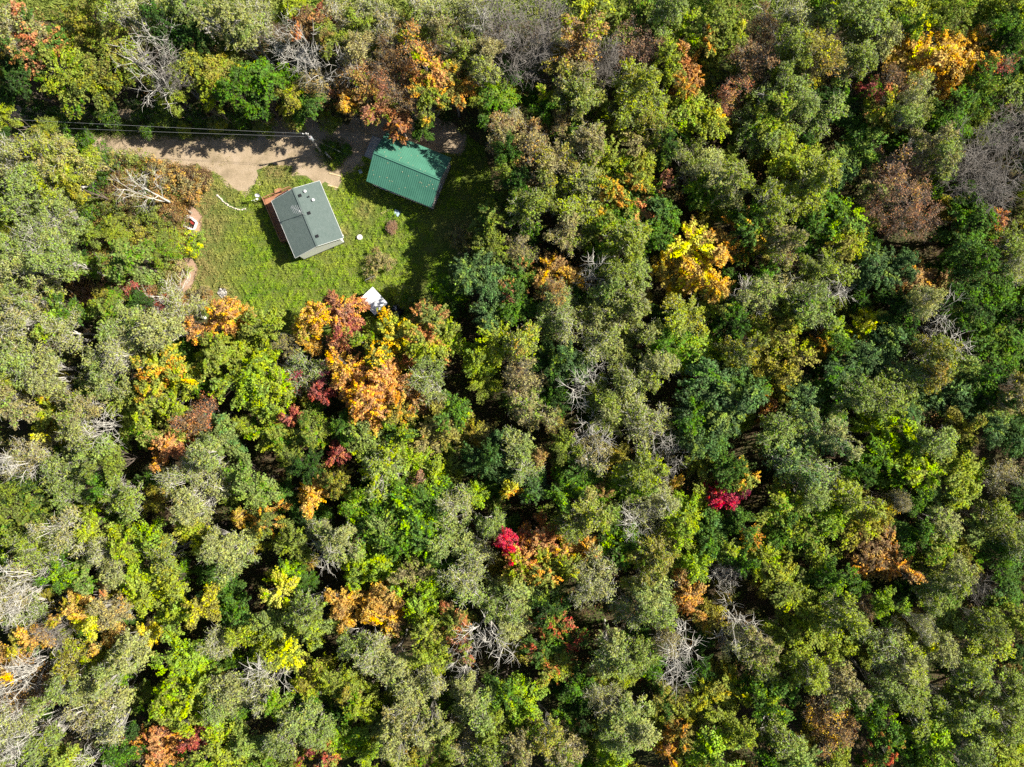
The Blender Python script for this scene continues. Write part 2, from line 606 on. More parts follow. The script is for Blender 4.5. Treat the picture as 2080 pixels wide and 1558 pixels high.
def wob(q, s, seed):
    """Smooth pseudo-noise 0..1 of a position, for patches."""
    r = np.random.default_rng(seed)
    v = np.zeros(len(q))
    for k in range(10):
        a = r.uniform(0, 6.28); f = s * r.uniform(.5, 2.2)
        v += np.sin((q[:, 0] * math.cos(a) + q[:, 1] * math.sin(a)) * f + r.uniform(0, 6.28))
    return np.clip(.5 + v / 8.0, 0, 1)


GRASS_M = point_color_material("grass_blades", trans=.25)


def blades(q, h, w, col, rng, lean=.7):
    n = len(q)
    base = np.concatenate([q, np.full((n, 1), .0)], 1)
    a = rng.uniform(0, 6.28, n)
    d = np.stack([np.cos(a), np.sin(a), np.zeros(n)], 1)
    s = np.stack([-np.sin(a), np.cos(a), np.zeros(n)], 1)
    L = (rng.random(n) * lean)[:, None] * h[:, None]
    tip = base + d * L + np.array([0, 0, 1.0]) * h[:, None]
    v = np.stack([base - s * w[:, None] / 2, base + s * w[:, None] / 2, tip + s * w[:, None] * .3, tip - s * w[:, None] * .3], 1).reshape(-1, 3)
    return v, np.arange(n * 4).reshape(n, 4), np.repeat(col, 4, axis=0)


def lerp(a, b, t):
    return np.array(a) * (1 - t[:, None]) + np.array(b) * t[:, None]


def house_rect(cx, cy, hx, hy, rz):
    c_, s_ = math.cos(rz), math.sin(rz)
    return [(cx + x * c_ - y * s_, cy + x * s_ + y * c_) for x, y in ((-hx, -hy), (hx, -hy), (hx, hy), (-hx, hy))]


CAB = (-28.17, 22.6, math.atan2(.387, .922))
GAR = (-14.16, 29.44, math.atan2(-.375, .927))
cab_rect = house_rect(CAB[0], CAB[1], 3.05, 4.0, CAB[2])
gar_rect = house_rect(GAR[0], GAR[1], 4.6, 3.3, GAR[2])
pad_rect = [P(*p) for p in [(757, 276), (790, 287), (771, 333), (740, 317)]]

WORN = [[P(*p) for p in pl] for pl in ([(398, 424), (410, 440), (408, 470), (398, 492), (386, 485), (384, 460), (380, 430), (388, 415)],
           [(352, 525), (392, 520), (402, 548), (390, 585), (360, 600), (350, 575), (362, 548)])]
EDGE = [P(*p) for p in [(438, 393), (452, 399), (464, 411), (480, 420), (505, 419), (505, 427), (476, 428), (458, 418), (446, 406)]]
HEAPS = [[P(x + r * math.cos(a), y + r * math.sin(a)) for a in np.linspace(0, 6.28, 9)[:-1]] for x, y, r in ((452, 595, 10), (425, 597, 7))]
q = mask_points(230000, LAWN, g_rng, [cab_rect, gar_rect, DRIVE, pad_rect, EDGE] + WORN + HEAPS)
tan_ref = np.array([P(400, 460), P(400, 540), P(430, 400), P(560, 350), P(700, 475), P(450, 600), P(930, 470), P(740, 430)])
tan_w = np.array([6.5, 6, 4, 3.2, 1.6, 2.5, 3, 1.6])
dist = np.min(np.linalg.norm(q[:, None, :] - tan_ref[None], axis=2) / tan_w[None], axis=1)
dry = np.clip(1.25 - dist, 0, 1) * .8 + wob(q, 1.3, 3) * .35
lush = wob(q, .55, 8) * .6 + wob(q, 2.4, 9) * .5
col = lerp((.11, .27, .010), (.33, .44, .022), np.clip(lush, 0, 1))
col = lerp((0, 0, 0), (1, 1, 1), np.clip(1 - dry, 0, 1)) * col + np.clip(dry, 0, 1)[:, None] * np.array((.34, .28, .11))
col *= g_rng.uniform(.75, 1.22, (len(q), 1))
tuft = np.clip(wob(q, 3.2, 12) * 1.1 + wob(q, 7, 13) * .8 - .45, 0, 1)
keep = g_rng.random(len(q)) < .30 + .8 * tuft
q, col, tuft = q[keep], col[keep], tuft[keep]
col = col * (.75 + .5 * tuft[:, None])
h = (.06 + .40 * np.clip(tuft, 0, 1) ** 1.5) * g_rng.uniform(.6, 1.5, len(q))
pz = np.concatenate([q, (h * .7 * g_rng.uniform(.3, 1.2, len(q)) + .02)[:, None]], 1)
v, f = cards(pz, unit(np.array([.15, 0, .75]) + g_rng.normal(size=pz.shape) * .55), g_rng.uniform(.09, .20, len(q)), g_rng, .45)
cc = np.repeat(col, 4, axis=0)
tag(link("lawn_grass", np_mesh("lawn_grass", v, f, [GRASS_M], colors=cc)), "short sunlit green grass with tan patches round the two buildings", "grass", kind="stuff")

# dry grass and weeds creeping over the drive's edges and middle strip
drv = mask_points(60000, DRIVE, g_rng, [gar_rect, pad_rect])
strip = np.clip(1.3 - np.abs(drv[:, 1] - (36.2 - .012 * (drv[:, 0] + 60))) / 1.4, 0, 1) * (drv[:, 0] < -36)
pole = np.clip(1.5 - np.linalg.norm(drv - np.array(P(675, 310)), axis=1) / 1.9, 0, 1)
e = wob(drv, 1.1, 21) * wob(drv, 2.7, 22)
keep = g_rng.random(len(drv)) < np.clip((e - .22) * 1.5, 0, .6) + strip + pole
drv, st = drv[keep], (strip + pole)[keep]
col = lerp((.33, .27, .12), (.14, .21, .03), np.clip(st + wob(drv, 1.2, 23) * .5 - .1, 0, 1)) * g_rng.uniform(.6, 1.3, (len(drv), 1))
v, f, cc = blades(drv, (.05 + .35 * np.clip(st, 0, 1)) * g_rng.uniform(.5, 1.4, len(drv)), g_rng.uniform(.03, .09, len(drv)), col, g_rng, 1.5)
tag(link("drive_weeds", np_mesh("drive_weeds", v, f, [GRASS_M], colors=cc)), "thin dry grass and green weeds over the gravel drive", "weeds", kind="stuff")

# long grass on the field beyond the wood
fq = np.stack([g_rng.uniform(-75, 75, 26000), g_rng.uniform(51.5, 57, 26000)], 1)
col = lerp((.16, .23, .035), (.30, .33, .08), wob(fq, .9, 31)) * g_rng.uniform(.6, 1.3, (len(fq), 1))
v, f, cc = blades(fq, g_rng.uniform(.2, .5, len(fq)), g_rng.uniform(.08, .2, len(fq)), col, g_rng, 1.3)
tag(link("field_grass", np_mesh("field_grass", v, f, [GRASS_M], colors=cc)), "long pale grass of the field at the top edge", "grass", kind="stuff")

# undergrowth below the trees
uq = g_rng.uniform((-76, -58), (80, 58), size=(19000, 2))
def inside(q, pl):
    c = np.zeros(len(q), bool); j = len(pl) - 1
    for i in range(len(pl)):
        xi, yi = pl[i]; xj, yj = pl[j]
        c ^= ((yi > q[:, 1]) != (yj > q[:, 1])) & (q[:, 0] < (xj - xi) * (q[:, 1] - yi) / (yj - yi + 1e-12) + xi); j = i
    return c
uq = uq[~inside(uq, LAWN) & ~inside(uq, DRIVE) & (uq[:, 1] < 53)]
dens = wob(uq, .35, 41)
uq = uq[g_rng.random(len(uq)) < .62 + dens]
nu = len(uq)
hh = g_rng.uniform(.4, 2.6, nu) * (.5 + wob(uq, .3, 42))
idx = np.repeat(np.arange(nu), 26)
g = g_rng.normal(size=(len(idx), 3))
p = np.concatenate([uq[idx], hh[idx][:, None] * .7], 1) + g * np.array([.42, .42, .22])
p[:, 2] = np.maximum(p[:, 2], .05)
nr = unit(np.array([0, 0, .8]) + g_rng.normal(size=p.shape) * .6)
v, f = cards(p, nr, g_rng.uniform(.14, .32, len(p)), g_rng)
t1 = wob(uq, .25, 43); t2 = g_rng.random(nu)
pal = np.array([PAL_U for PAL_U in ((.10, .16, .03), (.15, .18, .05), (.20, .17, .05), (.26, .15, .06), (.07, .12, .03))])
ci = np.where(t2 < .12, 3, np.where(t2 < .28, 2, np.where(t1 > .55, 0, np.where(t1 > .4, 1, 4))))
col = pal[ci][idx] * g_rng.uniform(.55, 1.3, (len(idx), 1))
tag(link("undergrowth", np_mesh("undergrowth", v, f, [GRASS_M], colors=np.repeat(col, 4, axis=0))), "shaded low bushes and saplings covering the forest floor", "undergrowth", kind="stuff")

# the open scrub west of the lawn: brambles, dry fern and seedlings too many to count
SCRUB = [P(*p, 1.0) for p in [(190, 312), (300, 328), (420, 345), (428, 372), (395, 400), (372, 425), (372, 470), (385, 500), (350, 525), (345, 560), (372, 600), (392, 640), (300, 660), (190, 640), (150, 560), (200, 500), (170, 400)]]
sq = mask_points(5200, SCRUB, g_rng)
ns = len(sq)
sh_ = (.5 + 1.1 * wob(sq, .8, 51)) * g_rng.uniform(.5, 1.2, ns)
idx = np.repeat(np.arange(ns), 34)
g = g_rng.normal(size=(len(idx), 3))
p = np.concatenate([sq[idx], sh_[idx][:, None] * .75], 1) + g * np.array([.34, .34, .20])
p[:, 2] = np.maximum(p[:, 2], .04)
v, f = cards(p, unit(np.array([0, 0, .8]) + g_rng.normal(size=p.shape) * .6), g_rng.uniform(.10, .22, len(p)), g_rng)
pal = np.array([(.33, .22, .08), (.40, .23, .07), (.28, .27, .05), (.16, .24, .03), (.34, .36, .04), (.24, .15, .08)])
t1 = wob(sq, .5, 53) + g_rng.normal(0, .12, ns); up = np.clip((sq[:, 1] - 18) / 14, 0, 1)
ci = np.where(t1 + .25 * up > .68, 1, np.where(t1 + .25 * up > .56, 0, np.where(t1 > .5, 2, np.where(t1 > .42, 4, np.where(t1 > .3, 3, 5)))))
col = pal[ci][idx] * g_rng.uniform(.55, 1.35, (len(idx), 1))
tag(link("scrub_undergrowth", np_mesh("scrub_undergrowth", v, f, [GRASS_M], colors=np.repeat(col, 4, axis=0))), "rusty and yellow-green low scrub between the drive and the lawn's west side", "scrub", kind="stuff")

# ------------------------------------------------------------------ the two buildings
def roof_panel(x0, x1, y_in, z_in, y_out, z_out, t=.10):
    """A sloping slab; its ridge side lies at y_in, its eave at y_out."""
    mb_ = MB()
    vs = [(x0, y_in, z_in), (x1, y_in, z_in), (x1, y_out, z_out), (x0, y_out, z_out)]
    vs += [(a, b_, c_ - t) for a, b_, c_ in vs]
    up = y_out < y_in
    fs = [(0, 1, 2, 3), (7, 6, 5, 4), (0, 4, 5, 1), (1, 5, 6, 2), (2, 6, 7, 3), (3, 7, 4, 0)]
    if up: fs = [tuple(reversed(q_)) for q_ in fs]
    return mb_.add(vs, fs)


# cabin: local y runs along the ridge, towards the drive
m_sh, nt, b = mat("grey_green_shingles", .92, .2)
tc = N(nt, "ShaderNodeTexCoord")
mp = N(nt, "ShaderNodeMapping"); mp.inputs["Rotation"].default_value = (0, 0, math.pi / 2)
nt.links.new(tc.outputs["Object"], mp.inputs[0])
br = N(nt, "ShaderNodeTexBrick")
br.inputs["Scale"].default_value = 1.0
br.inputs["Brick Width"].default_value = .32; br.inputs["Row Height"].default_value = .15
br.inputs["Mortar Size"].default_value = .012; br.inputs["Bias"].default_value = -.1
br.inputs["Color1"].default_value = (.092, .125, .115, 1); br.inputs["Color2"].default_value = (.125, .160, .150, 1)
br.inputs["Mortar"].default_value = (.085, .125, .11, 1)
nt.links.new(mp.outputs[0], br.inputs[0])
f2 = noise(nt, 1.1, 5); f3 = noise(nt, 45, 2, .8)
c = mixc(nt, ramp(nt, f2, [(.3, (0, 0, 0)), (.7, (.45, .45, .45))]), br.outputs[0], (.145, .175, .165))
c = mixc(nt, ramp(nt, f3, [(.35, (.5, .5, .5)), (.6, (0, 0, 0))]), c, (.095, .13, .12))
nt.links.new(c, b.inputs["Base Color"]); bump(nt, b, br.outputs["Fac"], .5, -.02)
m_white = simple("white_siding", (.90, .90, .89), (.87, .87, .86), 1.2, .6)
m_trim = simple("white_trim", (.78, .78, .76), (.70, .70, .68), 2, .5)
m_glass, nt, b = mat("window_glass", .08, .6); b.inputs["Base Color"].default_value = (.03, .04, .05, 1)
m_dark = simple("dark_foundation", (.06, .055, .05), (.04, .04, .035), 3)
m_cedar = simple("cedar_deck_boards", (.40, .20, .11), (.29, .135, .075), 2.2, .7, bmp=.2)
m_black = simple("black_metal", (.025, .025, .028), (.018, .018, .02), 4, .45)
m_steel = simple("galvanised_steel", (.55, .56, .57), (.42, .43, .44), 4, .4, metal=.6)
m_pvc = simple("white_plastic", (.82, .82, .80), (.74, .74, .72), 3, .5)
m_red = simple("red_paint", (.36, .05, .035), (.26, .035, .03), 3, .6)

cabin = empty("cabin", (CAB[0], CAB[1], 0), CAB[2])
tag(cabin, "small cabin with grey-green shingled gable roof and white siding beside the lawn", "cabin")
HX, HY, E, RZ = 3.05, 4.15, 3.0, 4.2
MB().box((0, 0, .2), (2 * HX + .06, 2 * HY + .06, .4)).build("foundation", m_dark, cabin)
w = MB()
sl = (RZ - E) / 3.6
zt = RZ - .16 - HX * sl
for s in (-1, 1):
    y = s * HY
    vs = [(-HX, y, .4), (HX, y, .4), (HX, y, zt), (0, y, RZ - .16), (-HX, y, zt)]
    w.add(vs, [(0, 1, 2, 3, 4) if s < 0 else (4, 3, 2, 1, 0)])
w.add([(-HX, -HY, .4), (-HX, HY, .4), (-HX, HY, zt), (-HX, -HY, zt)], [(3, 2, 1, 0)])
w.add([(HX, -HY, .4), (HX, HY, .4), (HX, HY, zt), (HX, -HY, zt)], [(0, 1, 2, 3)])
for k in range(0):                                   # lap siding lines on the sunny gable and sides
    z = .55 + k * .2
    if z > 3.1: break
    w.box((0, -HY - .012, z), (2 * HX, .02, .03)); w.box((HX + .012, 0, z), (.02, 2 * HY, .03)); w.box((-HX - .012, 0, z), (.02, 2 * HY, .03))
w.build("wall", m_white, cabin)
rf = MB()
for s in (-1, 1):
    x0, x1 = (0.0, 3.6 * s)
    vs = [(x0, -4.25, RZ), (x0, 4.25, RZ), (x1, 4.25, E), (x1, -4.25, E)]
    vs += [(a, b_, c_ - .12) for a, b_, c_ in vs]
    fs = [(0, 1, 2, 3), (7, 6, 5, 4), (1, 5, 6, 2), (2, 6, 7, 3), (3, 7, 4, 0)]
    if s > 0: fs = [tuple(reversed(q_)) for q_ in fs]
    rf.add(vs, fs)
roof = rf.build("roof", m_sh, cabin)
cap = MB()
for k in range(26):
    cap.box((0, -4.1 + k * .328, RZ + .015 + .004 * (k % 2)), (.24, .34, .02))
cap.build("ridge_cap", m_sh, roof)
fa = MB()
for s in (-1, 1):
    fa.box((3.62 * s, 0, E - .07), (.03, 8.5, .15))
    for y in (-4.265, 4.265):
        fa.bar((0, y, RZ - .08), (3.6 * s, y, E - .08), .03, .15)
fa.build("fascia", m_trim, roof)
for (vx, vy, kindv) in ((.55, 3.0, 'v'), (1.35, 3.35, 'w'), (1.55, 2.5, 'p'), (1.9, 1.9, 'w'), (.75, .35, 'v'), (.55, -3.0, 'v')):
    z = RZ - sl * vx
    m_ = MB()
    if kindv == 'v':
        m_.box((vx, vy, z + .09), (.34, .34, .16)); m_.box((vx, vy, z + .19), (.40, .40, .04))
        m_.build("roof_vent", m_black, roof)
    elif kindv == 'p':
        m_.lathe((vx, vy, z - .05), [(.07, 0), (.07, .32), (.10, .33), (.10, .38), (.02, .42)], 10); m_.build("vent_pipe", m_black, roof)
    else:
        m_.lathe((vx, vy, z - .05), [(.12, 0), (.12, .22), (.20, .26), (.19, .34), (.03, .40)], 12); m_.build("vent_pipe", m_pvc, roof)
ant = MB()
A0 = Vector((-.05, .45, RZ))
tipz = 2.1
ant.tube([A0, A0 + Vector((0, 0, tipz))], .036, 8)
ant.tube([A0 + Vector((.35, -.25, -.08)), A0 + Vector((0, 0, .9))], .016, 5); ant.tube([A0 + Vector((-.35, -.25, -.1)), A0 + Vector((0, 0, .9))], .016, 5)
bd = Vector((-.62, .78, 0)).normalized(); ed = Vector((bd.y, -bd.x, 0))
bt = A0 + Vector((0, 0, tipz - .1))
ant.tube([bt - bd * .35, bt + bd * 1.15], .032, 6)
antenna = ant.build("antenna", m_steel, cabin)
for k, (t_, L) in enumerate(((-.3, .62), (-.05, .85), (.2, 1.05), (.45, 1.2), (.7, .95), (.92, .6), (1.1, .5))):
    c0 = bt + bd * t_
    MB().tube([c0 - ed * L * .5, c0 + ed * L * .5], .022, 5).build("antenna_rod", m_steel, antenna)
MB().lathe(tuple(bt + bd * -.1 + Vector((0, 0, -.12))), [(.05, 0), (.09, .02), (.09, .1), (.02, .12)], 10).build("amplifier_box", m_pvc, antenna)


def window(parent, c, wdt, hgt, axis, out, name="window"):
    """A window set proud of a wall: axis 'x' or 'y' is the direction the wall runs, out = +1/-1 outward."""
    fr = MB()
    def bx(u0, u1, z0, z1, d0, d1, mb_):
        if axis == 'x': mb_.box(((u0 + u1) / 2 + c[0], c[1] + out * (d0 + d1) / 2, (z0 + z1) / 2 + c[2]), (u1 - u0, abs(d1 - d0), z1 - z0))
        else: mb_.box((c[0] + out * (d0 + d1) / 2, (u0 + u1) / 2 + c[1], (z0 + z1) / 2 + c[2]), (abs(d1 - d0), u1 - u0, z1 - z0))
    a, h_ = wdt / 2, hgt / 2
    bx(-a - .08, -a, -h_ - .08, h_ + .08, .02, .09, fr); bx(a, a + .08, -h_ - .08, h_ + .08, .02, .09, fr)
    bx(-a, a, h_, h_ + .08, .02, .09, fr); bx(-a, a, -h_ - .08, -h_, .02, .11, fr); bx(-.02, .02, -h_, h_, .03, .075, fr)
    wo = fr.build(name, m_trim, parent)
    pn = MB(); bx(-a, a, -h_, h_, .02, .04, pn)
    pn.build("pane", m_glass, wo)
    return wo


window(cabin, (-HX, 1.9, 1.9), 1.1, 1.0, 'y', -1); window(cabin, (-HX, -2.2, 1.9), 1.1, 1.0, 'y', -1)
window(cabin, (HX, 1.6, 1.9), 1.0, .9, 'y', 1); window(cabin, (HX, -1.8, 1.9), 1.0, .9, 'y', 1)
dr = MB().box((-HX - .05, -.2, 1.65), (.06, .9, 2.0)).build("door", m_trim, cabin)
MB().lathe((-HX - .13, -.52, 1.6), [(.02, 0), (.04, .02), (.04, .05), (.02, .07)], 8).build("handle", m_steel, dr)

deck = MB()
DZ = .62
def deck_boards(x0, x1, y0, y1, along):
    if along == 'y':
        n = int(round((x1 - x0) / .145)); s_ = (x1 - x0) / n
        for k in range(n): deck.box((x0 + (k + .5) * s_, (y0 + y1) / 2, DZ - .02), (s_ - .012, y1 - y0, .04))
    else:
        n = int(round((y1 - y0) / .145)); s_ = (y1 - y0) / n
        for k in range(n): deck.box(((x0 + x1) / 2, y0 + (k + .5) * s_, DZ - .02), (x1 - x0, s_ - .012, .04))
deck_boards(-4.95, -3.12, -.95, 5.75, 'y')
deck_boards(-3.12, -.85, 4.05, 5.75, 'y')
for x, y in ((-4.9, -.9), (-4.9, 1.2), (-4.9, 3.4), (-4.9, 5.7), (-3.0, 5.7), (-.9, 5.7), (-3.2, -.9)):
    deck.box((x, y, (DZ - .04) / 2), (.1, .1, DZ - .04))
for a_, b_ in (((-4.95, -.95), (-4.95, 5.75)), ((-4.95, 5.75), (-.85, 5.75))):
    deck.bar((a_[0], a_[1], DZ - .14), (b_[0], b_[1], DZ - .14), .04, .16)
dk = deck.build("deck", m_cedar, cabin)
rl = MB()
runs = [((-4.9, -.9), (-4.9, 5.7)), ((-4.9, 5.7), (-3.3, 5.7)), ((-2.2, 5.7), (-.9, 5.7)), ((-4.9, -.9), (-3.25, -.9))]
for a_, b_ in runs:
    L = math.hypot(b_[0] - a_[0], b_[1] - a_[1])
    rl.bar((a_[0], a_[1], DZ + .95), (b_[0], b_[1], DZ + .95), .10, .05)
    rl.bar((a_[0], a_[1], DZ + .14), (b_[0], b_[1], DZ + .14), .04, .07)
    nb_ = int(L / .16)
    for k in range(nb_ + 1):
        x = a_[0] + (b_[0] - a_[0]) * k / nb_; y = a_[1] + (b_[1] - a_[1]) * k / nb_
        wd = .09 if k % 9 == 0 or k == nb_ else .035
        rl.box((x, y, DZ + .47), (wd, wd, .92))
rl.build("railing", m_cedar, dk)
st = MB()
for k in range(3):
    st.box((-2.75, 5.95 + k * .28, .46 - k * .17), (1.05, .27, .04)); st.box((-2.75, 6.07 + k * .28, .38 - k * .17), (1.05, .02, .16))
st.build("step", m_cedar, dk)


def loc(base, x, y, z=0.0):
    c_, s_ = math.cos(base[2]), math.sin(base[2])
    return (base[0] + x * c_ - y * s_, base[1] + x * s_ + y * c_, z)


# a covered grill on the deck
gr = empty("barbecue_grill", loc(CAB, -1.9, 5.05, DZ), CAB[2] + .2)
tag(gr, "dark domed barbecue grill standing on the cabin's cedar deck", "grill")
MB().box((0, 0, .72), (.70, .46, .22)).box((.55, 0, .80), (.36, .40, .04)).box((-.55, 0, .80), (.36, .40, .04)).build("firebox", m_black, gr)
lid = MB()
for k in range(8):
    a0, a1 = math.pi * k / 8, math.pi * (k + 1) / 8
    lid.add([(-.35, .23 * math.cos(a0), .83 + .26 * math.sin(a0)), (.35, .23 * math.cos(a0), .83 + .26 * math.sin(a0)), (.35, .23 * math.cos(a1), .83 + .26 * math.sin(a1)), (-.35, .23 * math.cos(a1), .83 + .26 * math.sin(a1))], [(0, 1, 2, 3)])
for s in (-1, 1):
    lid.add([(s * .35, .23 * math.cos(math.pi * k / 8), .83 + .26 * math.sin(math.pi * k / 8)) for k in range(9)], [tuple(range(9))])
lo = lid.build("lid", simple("maroon_enamel", (.10, .03, .03), (.06, .02, .02), 3, .3), gr)
MB().tube([(-.22, -.27, .93), (-.22, -.32, .95), (.22, -.32, .95), (.22, -.27, .93)], .014, 6).build("handle", m_steel, lo)
for x in (-.3, .3):
    for y in (-.18, .18):
        MB().tube([(x, y, 0), (x, y, .62)], .022, 6).build("leg", m_black, gr)

# garage: local x runs along the ridge
m_metal, nt, b = mat("green_ribbed_metal", .42, .5)
f1 = noise(nt, .6, 4); f2 = noise(nt, 9, 4, .8)
c = mixc(nt, ramp(nt, f1, [(.35, (0, 0, 0)), (.65, (1, 1, 1))]), (.060, .190, .130), (.075, .225, .155))
c = mixc(nt, ramp(nt, f2, [(.62, (0, 0, 0)), (.75, (.35, .35, .35))]), c, (.20, .36, .29))
nt.links.new(c, b.inputs["Base Color"])
m_pale = simple("pale_garage_siding", (.66, .60, .58), (.55, .50, .48), 1.6, .7)
garage = empty("garage", (GAR[0], GAR[1], 0), GAR[2])
tag(garage, "garage with ribbed green metal gable roof and pale siding, concrete pad at its end", "garage")
GX, GY, GE, GR = 4.6, 3.3, 3.05, 4.9
RX, RY = 4.85, 3.68
gs = (GR - GE) / RY
zt = GR - .14 - GY * gs
MB().box((0, 0, .08), (2 * GX + .1, 2 * GY + .1, .16)).build("foundation", m_dark, garage)
w = MB()
for s in (-1, 1):
    x = s * GX
    vs = [(x, -GY, .16), (x, GY, .16), (x, GY, zt), (x, 0, GR - .14), (x, -GY, zt)]
    w.add(vs, [(0, 1, 2, 3, 4) if s > 0 else (4, 3, 2, 1, 0)])
    w.add([(-GX, s * GY, .16), (GX, s * GY, .16), (GX, s * GY, zt), (-GX, s * GY, zt)], [(0, 1, 2, 3) if s < 0 else (3, 2, 1, 0)])
    for k in range(23):
        y = -GY + .15 + k * .286
        w.box((s * (GX + .012), y, (.16 + GR - .2 - abs(y) * gs) / 2), (.022, .045, GR - .36 - abs(y) * gs))
w.build("wall", m_pale, garage)
rf = MB()
for s in (-1, 1):
    vs = [(-RX, 0, GR), (RX, 0, GR), (RX, RY * s, GE), (-RX, RY * s, GE)]
    vs += [(a, b_, c_ - .07) for a, b_, c_ in vs]
    fs = [(0, 1, 2, 3), (7, 6, 5, 4), (1, 5, 6, 2), (2, 6, 7, 3), (3, 7, 4, 0)]
    if s > 0: fs = [tuple(reversed(q_)) for q_ in fs]
    rf.add(vs, [tuple(reversed(q_)) for q_ in fs])
    nr_ = 33
    for k in range(nr_ + 1):
        x = -RX + .02 + (2 * RX - .04) * k / nr_
        rf.bar((x, .06 * s, GR + .012 - .06 * gs), (x, (RY + .005) * s, GE + .012), .045, .035)
groof = rf.build("roof", m_metal, garage)
cap = MB()
for s in (-1, 1):
    cap.bar((-RX - .02, .085 * s, GR + .035 - .03), (RX + .02, .085 * s, GR + .035 - .03), .20, .018)
cap.build("ridge_cap", m_metal, groof)
fl = MB()
lr = np.random.default_rng(9)
for k in range(46):
    x = lr.uniform(-RX + .2, RX - .3); y = lr.uniform(-RY + .2, RY - .3)
    fl.box((x, y, GR - abs(y) * gs + .05), (lr.uniform(.05, .12), lr.uniform(.04, .08), .012), rz=lr.uniform(0, 3))
o_ = fl.build("fallen_leaves", simple("dry_fallen_leaf", (.55, .50, .32), (.45, .38, .22), 3), groof)
tag(o_, kind="stuff")
window(garage, (GX, -.5, 1.9), .9, 1.1, 'y', 1)
window(garage, (-3.0, -GY, 1.3), 1.25, 1.2, 'x', -1); window(garage, (-1.2, -GY, 1.3), 1.35, 1.2, 'x', -1)
gd = MB()
for k in range(4):
    gd.box((-GX - .04, 0, .45 + k * .56), (.05, 3.0, .54))
gdo = gd.build("garage_door", m_trim, garage)
MB().box((-GX - .09, 0, .62), (.04, .3, .05)).build("handle", m_black, gdo)
# ------------------------------------------------------------------ woodland: every crown one can tell apart
# pigments of the leaves (linear)
PAL = dict(
    gy=(.280, .295, .090), gs=(.215, .280, .060), ol=(.190, .235, .035), og=(.270, .245, .035), gr=(.095, .185, .020),
    dg=(.045, .090, .018), bg=(.095, .165, .055), yg=(.280, .330, .030), lm=(.250, .370, .022), ye=(.60, .57, .040),
    go=(.60, .37, .050), **{'or': (.55, .270, .065)}, ro=(.40, .170, .085), re=(.38, .085, .065), cr=(.60, .03, .075),
    br=(.22, .135, .055), ta=(.29, .250, .095), pk=(.28, .165, .10), mg=(.24, .035, .075), rb=(.38, .225, .070))

